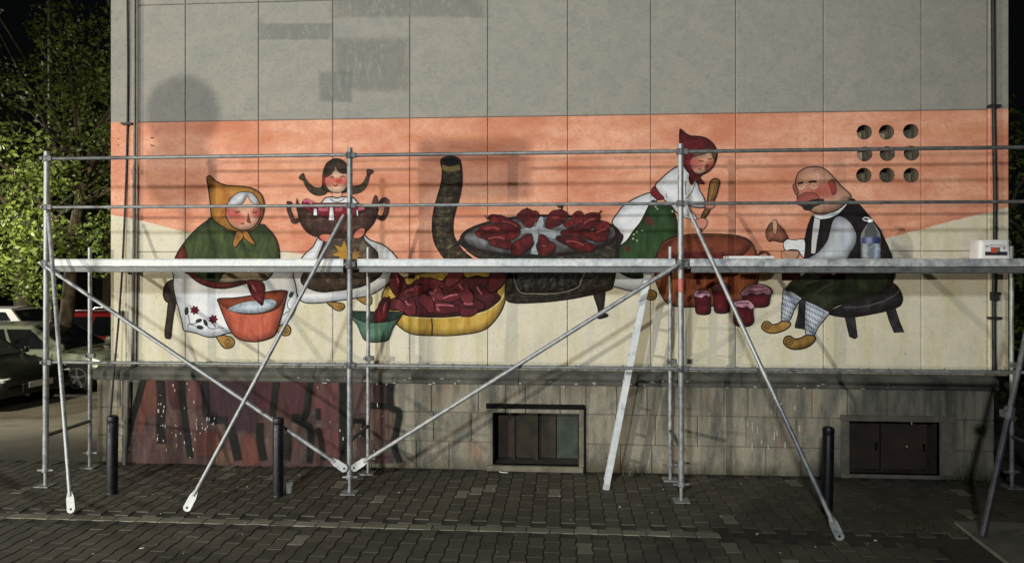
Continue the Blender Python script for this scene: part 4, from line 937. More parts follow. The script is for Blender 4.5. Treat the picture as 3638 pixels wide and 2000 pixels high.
for i in range(60):
    x, y = random.choice(((random.uniform(380,460),random.uniform(320,800)),(random.uniform(500,760),random.uniform(190,860)),(random.uniform(660,900),random.uniform(500,700)),(random.uniform(1700,2300),random.uniform(200,800))))
    sp.append(CGR([(x,y),(x+random.uniform(-3,3),y+random.uniform(6,34))]))
F.strokes('white_drip', sp, .010, paint((214,208,202),(190,180,176),None,20,(1,1,1),False), False)
# ---- pale paint drips below the man
F = Fig('paint_drips', 'white paint drips running down the plinth', base=.0075, wall_y=-.06)
sp = [CD([(x, y), (x + random.uniform(-1, 1), y + h)]) for x, y, h in ((1868,1050,8),(1880,1058,14),(1893,1062,22),(1905,1072,18),(1948,1085,20),(1955,1080,16),(1985,1058,22),(1990,1075,24),(2010,1070,14),(1975,1110,16),(1915,1105,12),(1892,1112,20),(1940,1030,10),(2000,1020,10),(1932,1118,12),(2292,1060,7),(2372,1066,7),(2376,1128,7),(1965,1012,6),(2280,1120,5))]
F.strokes('drip', sp, .013, paint((206,204,196),(180,176,168),None,20,(1,1,1),False), False)
# scattered splashes along the ledge
F = Fig('ledge_splashes', 'white paint splashes dried along the ledge', base=.0030, wall_y=-.105)
random.seed(21); sp = []
for i in range(46):
    x = random.uniform(700, 2450); y = random.uniform(953, 972) + (x - 1288) * .011
    sp.append(CD([(x, y), (x + random.uniform(2, 9), y + random.uniform(-1, 2))]))
F.strokes('splash', sp, .012, paint((198,198,192),(160,158,152),None,20,(1,1,1),False), False)
# ================================================================ scaffold
def steel_material(name, ca, cb, rough=.42):
    t = NT(name); v = t.pos(); n = t.noise(v, 14, 4, .65); f = t.noise(v, 60, 3, .7)
    c = t.ramp(n, [(.3, lin(ca)), (.7, lin(cb))])
    c = t.mix(t.ramp(f, [(.62, g01(0)), (.72, g01(.7))]), c, lin((206, 204, 196)))       # dried paint and cement specks
    c = t.mix(t.ramp(t.noise(v, 5, 4), [(.62, g01(0)), (.74, g01(.5))]), c, lin((108, 92, 76)))
    t.bump(f, .15, .003)
    return t.out(c, t.ramp(n, [(.3, g01(rough - .08)), (.7, g01(rough + .2))]), .4, .5)
STEEL = steel_material('galvanised_steel', (118, 123, 126), (180, 182, 180))
RAILM = steel_material('rail_steel', (104, 108, 110), (150, 152, 150), .45)
STEEL2 = steel_material('weathered_steel', (84, 88, 90), (116, 118, 116), .5)
DECKM = steel_material('deck_steel', (138, 146, 152), (216, 218, 216), .5)
YF, YB = -.94, -.27
PX = [on_y(118*K, 660*K, YF).x, on_y(880*K, 660*K, YF).x, on_y(1712*K, 660*K, YF).x, on_y(2545*K, 660*K, YB).x]
SCAF = empty('scaffold', (PX[1], (YF+YB)/2, 0)); tag(SCAF, 'galvanised steel tube scaffold standing before the mural wall', 'scaffold')
ZD = 2.335; ZT = ZD + 1.03; ZM = ZD + .53; ZL = 1.275
def base_jack(x, y, post):
    MB().lathe([(.018, .012), (.018, .30)], (x, y, 0), 10).build('jack_screw', STEEL, post, True)
    MB().box((x-.075, y-.075, .001), (x+.075, y+.075, .012), bev=.002).build('base_plate', STEEL, post)
    m = MB().lathe([(.03, .14), (.034, .15), (.034, .175), (.03, .185)], (x, y, 0), 10)
    m.obox((x, y, .163), (.075, .01, 0), (-.0015, .011, 0), (0, 0, .008)); m.build('wing_nut', STEEL, post)
def coupler(p, post, r=.042, h=.03, m=None):
    mb = MB().lathe([(r*.9, -h), (r, -h*.7), (r, h*.7), (r*.9, h)], p, 12)
    mb.obox((p[0]+.035, p[1]-.01, p[2]), (.03, 0, 0), (0, .022, 0), (0, 0, .024)); mb.obox((p[0]-.03, p[1]-.03, p[2]), (.012, 0, 0), (0, .02, 0), (0, 0, .014))
    mb.build('coupler', m or STEEL2, post, True)
for i, x in enumerate(PX):
    dx = (-.012, 0, .006, 0)[i]
    front = MB().tube([(x + dx*1.2, YF, .19), (x, YF, ZD+1.105)], .0275, 14).build('post', STEEL, SCAF, True)
    base_jack(x + dx*1.2, YF, front)
    for z in (ZT, ZM, ZL): coupler((x, YF, z), front)
    back = MB().tube([(x, YB, .19), (x, YB, ZD+.13)], .021, 12).build('post', STEEL, SCAF, True)
    base_jack(x, YB, back); coupler((x, YB, ZL - .02), back, .034)
    # the frame's cross bars
    for z in (ZD-.09, .52):
        MB().tube([(x, YF+.02, z), (x, YB-.02, z)], .019, 10).build('transom', STEEL2, SCAF, True)
    coupler((x, YF, ZD-.055), front, .046, .045)
    if i == 0: MB().lathe([(.028, 0), (.036, .004), (.036, .02), (.028, .024)], (x - .042, YF - .02, ZD - .05), 10).build('wedge_head', STEEL, front)
TAPE = MB().lathe([(.0285, 0), (.0287, .002), (.0287, .13), (.0285, .132)], (PX[2] + .004, YF, on_y(1714*K, 735*K, YF).z), 14).build('red_tape', plain('tape_red', (168, 64, 62), (196, 110, 104), 30, .5), [o for o in SCAF.children if o.name.startswith('post')][4], True)
for i in range(3):
    a, b = PX[i], PX[i+1]
    for z, r in ((ZT, .0185), (ZM, .0165), (ZL, .0165)):
        y = YF + .0
        MB().tube([(a+.035, y-.006, z+.004), (a+.075, y-.004, z), (b-.075, y-.004, z + (.006 if z == ZT else 0)), (b-.035, y-.006, z+.004)], [r*.75, r, r, r*.75], 12).build('guard_rail' if z != ZL else 'ledger', STEEL2 if i == 2 and z != ZL else RAILM, SCAF, True)
    # two steel planks side by side, each a tray with turned-down lips and hooks
    for j in range(2):
        y0 = YF - .035 + j * .335; y1 = y0 + .325; xa, xb = a + .085, b - .055
        mb = MB().box((xa, y0, ZD-.012), (xb, y1, ZD), bev=.003)
        mb.box((xa, y0, ZD-.072), (xb, y0+.012, ZD-.0125)); mb.box((xa, y1-.012, ZD-.072), (xb, y1, ZD-.0125))
        mb.box((xa, y0+.0125, ZD-.072), (xb, y0+.05, ZD-.066)); mb.box((xa, y1-.05, ZD-.072), (xb, y1-.0125, ZD-.066))
        pl = mb.build('deck_plank', DECKM, SCAF)
        hk = MB()
        for hx in (xa-.035, xb+.02): hk.box((hx, y0+.05, ZD-.095), (hx+.04, y0+.09, ZD-.02)).box((hx, y1-.09, ZD-.095), (hx+.04, y1-.05, ZD-.02))
        hk.build('hook', STEEL2, pl)
    # darker edge beam under the lip
    MB().box((a+.10, YF-.025, ZD-.135), (b-.06, YF+.005, ZD-.078), bev=.004).build('edge_beam', STEEL2, SCAF)
def flat_end(p, q, parent, w=.038, L=.16):
    """flattened, drilled tube end at q"""
    d = (q - p).normalized(); side = d.cross(Vector((0, -1, .25))).normalized(); nrm = side.cross(d).normalized()
    mb = MB(); n = 12; out = []
    for k in range(n+1): t = math.pi * k / n - math.pi/2; out.append((math.sin(t) * w, math.cos(t) * w * .9))
    o2 = [(-w*.5, -L), (-w*.95, -L*.62)] + [(x, y) for x, y in out] + [(w*.95, -L*.62), (w*.5, -L)]
    hole = [(0.011*math.cos(2*math.pi*k/10), 0.011*math.sin(2*math.pi*k/10)) for k in range(10)]
    loops = [[Vector((x, y, 0)) for x, y in o2], [Vector((x, y, 0)) for x, y in hole]]
    flat = [v for l in loops for v in l]; tri = tessellate_polygon(loops)
    for s in (.005, -.005):
        b = len(mb.v); mb.v += [q - d*w + side*v.x + d*v.y + nrm*s for v in flat]
        for t in tri: mb.f.append(tuple(b+i for i in t)); mb.m.append(0)
    m = len(flat)
    off = 0
    for l in loops:
        k = len(l)
        for i in range(k): a_, b_ = off+i, off+(i+1) % k; mb.f.append((a_, b_, m+b_, m+a_)); mb.m.append(0)
        off += k
    mb.build('flat_end', STEEL, parent)
def brace(p, q, r, name='brace', m=None, ends=True):
    p, q = Vector(p), Vector(q); d = (q-p).normalized()
    o = MB().tube([p, p + d*.05, q - d*.18, q - d*.15], [r*.7, r, r, r*.8], 12).build(name, m or STEEL, SCAF, True)
    if ends: flat_end(p, q, o)
    return o
brace((PX[0]+.02, YF-.045, ZD-.075), (PX[1]-.01, YF-.05, .24), .0205)
brace((PX[2]-.02, YF-.055, ZD-.05), (PX[1]+.03, YF-.055, .25), .0215)
for i, (top, foot, m) in enumerate((((PX[0]+.055, YF-.05, 2.80), (180, 1291), STEEL), ((PX[1]-.045, YF-.05, 2.77), (466, 1286), STEEL), ((PX[2]+.05, YF-.05, 2.84), (2117, 1360), STEEL))):
    f = on_z(foot[0]*K, foot[1]*K, 0.03); brace(top, f, .0195, 'stabiliser', m)
# right-hand stabiliser: dark tube sleeved over a thinner one, with a clamp
f = on_z(2472*K, 1348*K, .02); tp = Vector((PX[3]-.04, YF-.05, 2.9))
o = brace(tp, f, .024, 'stabiliser', STEEL2, False); d = (f-tp).normalized()
MB().tube([tp.lerp(f, .68), f], .027, 12).build('sleeve', plain('dark_sleeve', (58, 56, 64), (84, 80, 88), 9, .5, .4, obj=False), o, True)
c = tp.lerp(f, .66); MB().tube([c - d*.05, c + d*.05], .043, 10).obox(c + Vector((-.04, 0, 0)), (.03, 0, 0), (0, .02, 0), (0, 0, .03)).build('clamp', STEEL2, o)
MB().box((f.x-.06, f.y-.06, .001), (f.x+.06, f.y+.06, .014)).build('foot_plate', STEEL2, o)

# ================================================================ ladder seen edge-on
ALU = steel_material('painted_aluminium', (196, 204, 208), (222, 226, 226), .55)
def ladder():
    b = on_z(1524*K, 1231*K, 0.0); yn = b.y; yf = yn + .30
    bx = b.x; tx = on_y(1634*K, 672*K, yn).x; zt = ZD - .085
    L = empty('ladder', (bx, yn, 0)); tag(L, 'white aluminium ladder seen edge on leaning under the deck', 'ladder')
    d = Vector((tx-bx, 0, zt)).normalized(); s = Vector((d.z, 0, -d.x)); ln = math.hypot(tx-bx, zt)
    sh = (yf + DIST) / (yn + DIST) - 1
    for y in (yn, yf):
        ox = Vector((sh*(bx+tx)/2 if y == yf else 0, 0, 0)); c = Vector((bx, y, 0)) + d*ln/2 + ox
        MB().obox(c, s*.030, (0, .0125, 0), d*(ln/2)).build('stile', ALU, L)
        MB().obox(Vector((bx, y, .0)) + d*.03 + ox, s*.033, (0, .016, 0), d*.025).build('foot', plain('ladder_rubber', (150,156,160), (176,180,182), 9, .8), L)
    n = 8
    for i in range(n):
        p = Vector((bx, yn, 0)) + d*(.22 + i*(ln-.3)/(n-1))
        MB().tube([p + Vector((0, .01, 0)), p + Vector((0, yf-yn-.01, 0))], .016, 8).build('rung', ALU, L, True)
ladder()

# ================================================================ things on the deck
def water_bottle():
    p = on_y(2190*K, 640*K, YF+.16); x, y = p.x, p.y
    B = empty('water_bottle', (x, y, ZD)); tag(B, 'large clear plastic water bottle with blue label on the deck', 'bottle')
    t = NT('clear_plastic'); t.out((.82, .9, 1, 1), .08, 0, .5); t.b.inputs['Transmission Weight'].default_value = .9; t.b.inputs['IOR'].default_value = 1.2; t.b.inputs['Alpha'].default_value = .45
    pr = [(.078, 0), (.085, .012), (.085, .05), (.080, .06), (.085, .07), (.085, .12), (.081, .13), (.085, .14), (.085, .22), (.078, .25), (.055, .30), (.030, .335), (.020, .345), (.020, .362)]
    MB().lathe(pr, (x, y, ZD), 28).build('body', t.mat, B, True)
    w = NT('water'); w.out((.72, .82, .92, 1), .05); w.b.inputs['Transmission Weight'].default_value = .9; w.b.inputs['IOR'].default_value = 1.33
    MB().lathe([(.074, .006), (.080, .015), (.080, .10), (.080, .165)], (x, y, ZD), 24).build('water', w.mat, B, True)
    lab = MB()
    for i in range(12):
        a, b = math.pi*(1.02 + i*.96/12), math.pi*(1.02 + (i+1)*.96/12)
        lab.face([(x+.0865*math.cos(q), y+.0865*math.sin(q), ZD+z) for q, z in ((a, .145), (b, .145), (b, .205), (a, .205))])
    lab.build('label', plain('blue_label', (40, 52, 92), (72, 84, 130), 20, .4), B, True)
    MB().lathe([(.023, .352), (.023, .378), (.020, .382)], (x, y, ZD), 18).build('cap', plain('white_cap', (206, 214, 222), (228, 232, 236), 9, .4), B, True)
    h = [(x-.02, y, ZD+.362), (x-.06, y, ZD+.372), (x-.075, y, ZD+.385), (x-.055, y, ZD+.398), (x-.01, y, ZD+.392)]
    MB().tube(h, .006, 6).build('handle', plain('white_handle', (206, 214, 222), (228, 232, 236), 9, .4), B, True)
water_bottle()
def paint_tub():
    p = on_y(2489*K, 640*K, YF+.20); x, y = p.x, p.y; z = ZD
    T = empty('paint_tub', (x, y, z)); tag(T, 'white plastic paint tub with dark and orange label on the deck', 'paint tub')
    wm = plain('tub_plastic', (214, 214, 214), (228, 226, 224), 6, .45)
    def rr(w, d, zz, n=5, r=.04):
        out = []
        for cx, cy, a0 in ((w-r, d-r, 0), (-(w-r), d-r, 90), (-(w-r), -(d-r), 180), (w-r, -(d-r), 270)):
            for k in range(n): q = R(a0 + 90*k/(n-1)); out.append(Vector((x+cx+r*math.cos(q), y+cy+r*math.sin(q), zz)))
        return out
    def loft(name, rings, m):
        mb = MB(); k = len(rings[0])
        for rg in rings: mb.v += rg
        for i in range(len(rings)-1):
            for j in range(k): q = (j+1) % k; mb.f.append((i*k+j, i*k+q, (i+1)*k+q, (i+1)*k+j)); mb.m.append(0)
        mb.f.append(tuple(range(k))[::-1]); mb.f.append(tuple((len(rings)-1)*k+j for j in range(k))); mb.m += [0, 0]
        return mb.build(name, m, T, True)
    loft('body', [rr(.150, .10, z), rr(.152, .102, z+.01), rr(.140, .094, z+.158)], wm)
    lid = loft('lid', [rr(.146, .098, z+.159), rr(.146, .098, z+.172), rr(.138, .092, z+.178), rr(.130, .086, z+.174)], wm)
    MB().tube([(x-.148, y, z+.15), (x-.10, y-.098, z+.118), (x, y-.108, z+.108), (x+.10, y-.098, z+.118), (x+.148, y, z+.15)], .0045, 6).build('bail_handle', plain('white_bail', (190,190,190), (214,214,214), 9, .4), T, True)
    def sticker(name, x0, x1, z0, z1, ca, cb, off):
        def Y(zz): return y - .102 + (.008*(zz-z)/.158) - off
        MB().face([(x+x0, Y(z+z0), z+z0), (x+x1, Y(z+z0), z+z0), (x+x1, Y(z+z1), z+z1), (x+x0, Y(z+z1), z+z1)]).build(name, plain(name+'_print', ca, cb, 30, .4), T)
    sticker('label', -.098, .105, .026, .134, (206,206,210), (220,220,222), .002)
    sticker('label_band', -.098, .105, .030, .066, (34,36,46), (48,50,62), .003)
    sticker('label_emblem', -.045, .012, .056, .112, (196,92,54), (170,70,46), .004); sticker('label_patch', .012, .040, .066, .106, (84,104,104), (120,128,120), .004)
    sticker('label_mark', -.088, -.070, .108, .126, (60,62,74), (80,82,92), .004); sticker('label_mark', .066, .086, .088, .114, (120,122,134), (150,150,160), .004); sticker('label_mark', -.06, .09, .124, .130, (110,112,122), (140,142,150), .004)
paint_tub()
def white_tray():
    a = on_y(1833*K, 650*K, YF+.10); b = on_y(1946*K, 650*K, YF+.10)
    T = empty('paint_tray', ((a.x+b.x)/2, YF+.2, ZD)); tag(T, 'shallow white tray lying flat on the deck by the kettle', 'tray')
    m = plain('tray_plastic', (208,208,204), (226,226,222), 9, .5)
    MB().box((a.x, YF+.08, ZD+.001), (b.x, YF+.34, ZD+.008), bev=.003).build('tray_base', m, T)
    for (x0, y0, x1, y1) in ((a.x, YF+.08, b.x, YF+.09), (a.x, YF+.33, b.x, YF+.34), (a.x, YF+.0905, a.x+.01, YF+.3295), (b.x-.01, YF+.0905, b.x, YF+.3295)):
        MB().box((x0, y0, ZD+.0085), (x1, y1, ZD+.026), bev=.002).build('rim', m, T)
white_tray()

# ================================================================ bollards, cup, litter, weeds
BOLL = NT('black_bollard_paint'); v = BOLL.objc(); n = BOLL.noise(v, 22, 4)
BOLL.out(BOLL.ramp(n, [(.35, lin((10, 11, 15))), (.75, lin((26, 27, 34)))]), BOLL.ramp(n, [(.3, g01(.35)), (.7, g01(.6))]), .1, .5); BOLL.bump(BOLL.noise(v, 60, 2), .12, .003)
def bollard():
    B = empty('bollard', (0, 0, 0)); B['group'] = 'black steel bollards along the wall'; B['category'] = 'bollard'
    MB().lathe([(.052, .012), (.052, .70), (.050, .705), (.050, .715)], (0,0,0), 24).build('tube', BOLL.mat, B, True)
    MB().lathe([(.052, .716), (.054, .722), (.054, .752), (.048, .772), (.03, .782), (.006, .785)], (0,0,0), 24).build('cap', BOLL.mat, B, True)
    MB().lathe([(.054, 0), (.054, .016), (.0525, .02)], (0,0,0), 20).build('base_ring', BOLL.mat, B, True)
    return B
b0 = bollard()
for i, ((x, y), lab) in enumerate(zip(((275, 1245), (695, 1251), (2084, 1288)), ('black bollard beside the pale corner of the plinth', 'black bollard in front of the maroon graffiti', 'black bollard left of the rusty shuttered basement window'))):
    b = b0 if i == 0 else copy_tree(b0); p = on_z(x*K, y*K); b.location = (p.x, p.y + .04, 0); b['label'] = lab
    b.rotation_euler = ((0, .012, 0), (.008, .01, 0), (0, .02, 0))[i]
def cup():
    p = on_z(727*K, 1240*K); t = NT('cup_plastic'); t.out((.8, .82, .8, 1), .2); t.b.inputs['Transmission Weight'].default_value = .6; t.b.inputs['Alpha'].default_value = .6
    C = empty('plastic_cup', (p.x, p.y, 0)); tag(C, 'clear plastic cup standing by the bollard at the graffiti', 'cup')
    MB().lathe([(.026, .001), (.028, .004), (.038, .10), (.036, .10), (.026, .008)], (p.x, p.y, 0), 20).build('cup_wall', t.mat, C, True)
    MB().lathe([(.0385, .097), (.041, .099), (.041, .104), (.0385, .105)], (p.x, p.y, 0), 20).build('rim', t.mat, C, True)
cup()
def litter():
    m = plain('scrap_paper', (196, 192, 180), (216, 212, 204), 20, .8)
    random.seed(8)
    def scrap(x, y, w, l, a, lab, h=.006):
        p = on_z(x*K, y*K); mb = MB(); n = 6; pts = []
        for i in range(n):
            q = 2*math.pi*i/n + random.uniform(-.3, .3); r = random.uniform(.75, 1.1)
            pts.append((w*r*math.cos(q), l*r*math.sin(q)))
        ca, sa = math.cos(a), math.sin(a); k = len(pts)
        for s in (1, -1): mb.v += [Vector((p.x + u*ca - v_*sa, p.y + u*sa + v_*ca, .006 + (h if s > 0 else 0) + random.uniform(0, h*.7))) for u, v_ in pts]
        mb.f.append(tuple(range(k))); mb.f.append(tuple(range(k, 2*k))[::-1]); mb.m += [0, 0]
        for i in range(k): j = (i+1) % k; mb.f.append((i, k+i, k+j, j)); mb.m.append(0)
        tag(mb.build('paper_scrap', m), lab, 'litter', 'scraps of litter on the pavers')
    scrap(356, 1381, .020, .010, .2, 'small white scrap alone on the pavers at lower left')
    scrap(1267, 1190, .055, .012, -.3, 'thin white strip on the pavers below the first basement window')
    scrap(2202, 1362, .016, .012, .6, 'pale scrap beside the foot of the long right stabiliser')
    scrap(1560, 1277, .014, .009, .3, 'tiny scrap in front of the ladder foot')
    scrap(1905, 1345, .03, .012, .9, 'dull scrap on the dark pavers between two stabilisers')
    sm = MB(); random.seed(31)
    for i in range(36):
        x, y = random.uniform(-4.5, 4), random.uniform(-2.6, -.2); r = random.uniform(.002, .006)
        sm.obox((x, y, .004), (r, 0, 0), (0, r*random.uniform(.4, 1), 0), (0, 0, .002))
    tag(sm.build('debris', m), 'tiny bits of debris scattered over the pavers', 'debris', kind='stuff')
litter()
def grass_tuft(x, y, n, h, lab, ca=(56, 66, 34), cb=(96, 100, 56), sp=.06):
    mb = MB(); random.seed(int(abs(x)*100))
    for i in range(n):
        bx, by = x + random.gauss(0, sp), y + random.gauss(0, sp*.35); a = random.uniform(0, 6.28); L = h*random.uniform(.5, 1.2); w = .004
        d = Vector((math.cos(a), math.sin(a)*.6, 0)); s = Vector((-d.y, d.x, 0))*w; p0 = Vector((bx, by, -.01)); p1 = p0 + d*L*.25 + Vector((0,0,L*.6)); p2 = p0 + d*L*.7 + Vector((0,0,L*.85))
        mb.face([p0-s, p0+s, p1+s*.8, p1-s*.8]); mb.face([p1-s*.8, p1+s*.8, p2])
    return tag(mb.build('weed', plain('weed_green', ca, cb, 20, .8)), lab, 'weed', kind='stuff')
p = on_z(1592*K, 1178*K); grass_tuft(p.x, -.13, 26, .16, 'dry weed growing at the plinth behind the ladder', (70,66,50), (110,104,80))
p = on_z(2062*K, 1300*K); grass_tuft(p.x, p.y, 60, .06, 'low weeds round the foot of the right bollard', sp=.09)
p = on_z(2300*K, 1322*K); grass_tuft(p.x, p.y, 70, .05, 'low weeds in the pavers near the concrete slab', sp=.16)
p = on_z(2440*K, 1215*K); grass_tuft(p.x, p.y, 80, .12, 'dark weeds at the right end of the plinth', sp=.14)
p = on_z(232*K, 1275*K); grass_tuft(p.x, p.y, 40, .04, 'thin moss and weeds left of the first bollard', sp=.10)
# ================================================================ parked cars
TYRE = plain('tyre_rubber', (18, 18, 18), (30, 30, 30), 12, .85); RIM = plain('alloy_rim', (150, 152, 154), (186, 188, 190), 12, .3, .8)
GLASSM = NT('car_glass').out((.012, .014, .016, 1), .04, 0, .6); DARKP = plain('black_trim', (14, 14, 14), (24, 24, 24), 12, .6)
LAMPM = NT('headlamp_glass').out((.6, .62, .62, 1), .1, .3); TAILM = NT('tail_lamp').out((.35, .02, .02, 1), .15)
def car_paint(name, c, metal=.3, rough=.25, coat=.8):
    t = NT(name); t.out(lin(c), rough, metal, .5); t.b.inputs['Coat Weight'].default_value = coat; t.b.inputs['Coat Roughness'].default_value = .06; return t.mat
def car(label, loc, heading, body, L=4.25, W=1.76, H=1.45, style='hatch', plate=True, rails=False):
    """x forward, z up; built at the origin then placed"""
    C = empty('parked_car', (0, 0, 0)); h = W/2
    belt = H*.63
    if style == 'suv': belt = H*.60
    # lower body: stations along x (front is +)
    st = [(-L/2, .35, .55, .82), (-L/2+.08, .26, belt*.86, .93), (-L/2+.5, .22, belt*.97, .99), (-L*.2, .2, belt, 1.0), (L*.05, .2, belt, 1.0), (L*.2, .2, belt*.98, 1.0), (L*.33, .21, belt*.90, .98), (L/2-.25, .23, belt*.80, .94), (L/2-.05, .28, belt*.68, .86), (L/2, .36, belt*.56, .78)]
    mb = MB(); k = None
    for (x, zb, zt, f) in st:
        w = h*f; m = zb + (zt-zb)*.55
        half = [(0, zb), (w*.88, zb), (w*.985, zb+.10), (w, m), (w*.975, zt-.06), (w*.91, zt), (w*.5, zt+.025), (0, zt+.035)]
        ring = half + [(-y, z) for y, z in half[-2:0:-1]]; k = len(ring)
        mb.v += [Vector((x, y, z)) for y, z in ring]
    for i in range(len(st)-1):
        for j in range(k): q = (j+1) % k; mb.f.append((i*k+j, i*k+q, (i+1)*k+q, (i+1)*k+j)); mb.m.append(0)
    mb.f.append(tuple(range(k))); mb.f.append(tuple((len(st)-1)*k+j for j in range(k))[::-1]); mb.m += [0, 0]
    mb.build('body', body, C, True)
    # cabin
    if style == 'suv': xf, xr, rf, rr = L*.22, -L*.485, L*.07, -L*.40
    elif style == 'hatch': xf, xr, rf, rr = L*.25, -L*.47, L*.04, -L*.34
    else: xf, xr, rf, rr = L*.22, -L*.40, L*.02, -L*.22
    wb, wr, zb, zr = h*.90, h*.70, belt-.02, H
    def P(s, t, side, o=0.0):
        x = (xf+(xr-xf)*s)*(1-t) + (rf+(rr-rf)*s)*t
        return Vector((x, side*((wb+(wr-wb)*t) + o), zb+(zr-zb)*t))
    N, T = 8, 6; cb = MB()
    for side in (1, -1):
        for i in range(N):
            for j in range(T):
                cb.face([P(i/N, j/T, side), P((i+1)/N, j/T, side), P((i+1)/N, (j+1)/T, side), P(i/N, (j+1)/T, side)])
    for s in (0, 1):
        for j in range(T): cb.face([P(s, j/T, 1), P(s, j/T, -1), P(s, (j+1)/T, -1), P(s, (j+1)/T, 1)])
    for i in range(N):
        a, b = P(i/N, 1, 1), P((i+1)/N, 1, 1); bow = lambda s: .035*math.sin(math.pi*min(1, max(0, s)))
        for (y0, y1) in ((1, .5), (.5, 0), (0, -.5), (-.5, -1)):
            cb.face([Vector((a.x, a.y*y0, a.z+.03*(1-y0*y0))), Vector((b.x, b.y*y0, b.z+.03*(1-y0*y0))), Vector((b.x, b.y*y1, b.z+.03*(1-y1*y1))), Vector((a.x, a.y*y1, a.z+.03*(1-y1*y1)))])
    bmm = bmesh.new(); tmp = cb.mesh('tmp', body); bmm.from_mesh(tmp); bmesh.ops.remove_doubles(bmm, verts=bmm.verts, dist=.001); me = bpy.data.meshes.new('cabin'); bmm.to_mesh(me); bmm.free(); me.materials.append(body)
    me.polygons.foreach_set('use_smooth', [True]*len(me.polygons)); me.set_sharp_from_angle(angle=R(50)); link('cabin', me, C)
    # windows
    for side in (1, -1):
        for (s0, s1) in ((.10, .40), (.43, .70), (.73, .93)) if style != 'sedan' else ((.12, .48), (.51, .86)):
            MB().face([P(s0, .10, side, .006), P(s1, .10, side, .006), P(s1, .86, side, .006), P(s0, .86, side, .006)]).build('side_window', GLASSM, C)
        m = Vector((xf-.10, side*(h*.97), belt+.08)); MB().lathe([(.01, -.075), (.06, -.07), (.075, 0), (.06, .065), (.01, .07)], m, 12, sy=.9).build('mirror', body, C, True)
        for hx in (.02, -.9): MB().box((hx*1.0, side*(h+.004), belt-.16), (hx+.18, side*(h-.01), belt-.13)).build('door_handle', DARKP, C)
        for dx in (L*.18, -.12, -.98): MB().box((dx, side*(h+.0015), .32), (dx+.008, side*(h-.02), belt-.06)).build('door_gap', DARKP, C)
        MB().box((L/2-.34, side*h*.52, belt*.60), (L/2-.045, side*h*.86, belt*.70), bev=.02).build('headlight', LAMPM, C)
        MB().box((-L/2-.01, side*h*.60, belt*.66), (-L/2+.14, side*h*.90, belt*.88), bev=.02).build('tail_light', TAILM, C)
    for s, nm in ((0, 'windscreen'), (1, 'rear_window')):
        o = Vector((.008 if s == 0 else -.008, 0, .004)); pts = [P(s, .08, 1), P(s, .08, -1), P(s, .92, -1), P(s, .92, 1)]
        MB().face([Vector((q.x, q.y*.92, q.z)) + o for q in pts]).build(nm, GLASSM, C)
    MB().box((L/2-.02, -h*.45, .32), (L/2+.012, h*.45, .50), bev=.02).build('grille', DARKP, C)
    if plate:
        MB().box((L/2+.013, -.26, .40), (L/2+.022, .26, .51)).build('number_plate', plain('plate_white', (150,150,146), (170,170,164), 9, .5), C)
    if rails:
        for side in (1, -1):
            MB().tube([(rf*.9, side*wr*.93, H+.02), (rf*.7, side*wr*.93, H+.07), (rr*.9, side*wr*.93, H+.07), (rr*.98, side*wr*.93, H+.02)], .016, 8).build('roof_rail', RIM, C, True)
    # wheels
    rot = Matrix.Rotation(R(90), 3, 'X')
    for wx_ in (L*.315, -L*.30):
        for side in (1, -1):
            r = .315; cy = side*(h-.10)
            arch = MB().lathe([(.36, -.09), (.365, .0), (.36, .108)], (wx_, cy, r+.02), 24, axis=rot if side < 0 else Matrix.Rotation(R(-90), 3, 'X')); arch.build('wheel_arch', DARKP, C)
            ax = Matrix.Rotation(R(90), 3, 'X') if side < 0 else Matrix.Rotation(R(-90), 3, 'X')
            wh = MB().lathe([(.20, -.09), (.29, -.09), (r, -.06), (r, .09), (.29, .118), (.225, .118), (.215, .09)], (wx_, cy, r), 28, axis=ax).build('wheel', TYRE, C, True)
            rm = MB(); c0 = Vector((wx_, cy, r)); o = ax @ Vector((0, 0, 1))
            rm.lathe([(.21, .095), (.222, .118), (.212, .121), (.195, .108), (.19, .07)], c0, 28, axis=ax)
            for q in range(5):
                a = 2*math.pi*q/5 + .3; dv = ax @ Vector((math.cos(a), math.sin(a), 0)); sv = ax @ Vector((-math.sin(a), math.cos(a), 0))
                rm.obox(c0 + dv*.11 + o*.108, dv*.095, sv*.026, o*.008)
            rm.lathe([(.045, .09), (.045, .12), (.02, .126)], c0, 14, axis=ax)
            rm.build('rim', RIM, wh, False)
    C.location = loc; C.rotation_euler = (0, 0, heading)
    tag(C, label, 'car', 'cars parked left of the building'); return C
SIL = car_paint('silver_green_paint', (150, 156, 138)); DRK = car_paint('dark_green_paint', (6, 7, 7), 0, .3, .12); WHT = car_paint('white_paint', (208, 208, 204), 0); REDP = car_paint('red_paint', (150, 26, 24), 0)
def gz(x, y): return ground_z(x, y) - .03
q = on_z(195*K, 985*K, -.46)      # silver car's front wheel stands here
sx, sy = q.x - 4.2*.315, q.y + .80
car('silver parked car with five spoke wheel behind the scaffold post', (sx, sy, gz(sx, sy)), R(1), SIL, 4.2, 1.72, 1.40, 'hatch')
q = on_z(108*K, 1010*K, -.40)
dx_, dy_ = q.x - 2.15, q.y + .35
car('dark parked car at the left edge of the picture', (dx_, dy_, gz(dx_, dy_)), R(-10), DRK, 4.3, 1.74, 1.42, 'sedan')
car('white parked car behind the silver one', (-16.1, 12.0, -.55), R(2), WHT, 4.3, 1.78, 1.52, 'suv')
car('red parked car with roof rails behind the silver one', (-12.5, 10.1, -.48), R(183), REDP, 4.4, 1.8, 1.48, 'suv', rails=True)

car('unseen white van added to shade the lower right wall', (-2.5, -10.3, -.03), 0, WHT, 5.2, 1.9, 2.45, 'suv')['group'] = 'unseen vehicles added for shade'  # added out of view to keep lamp A off the lower right
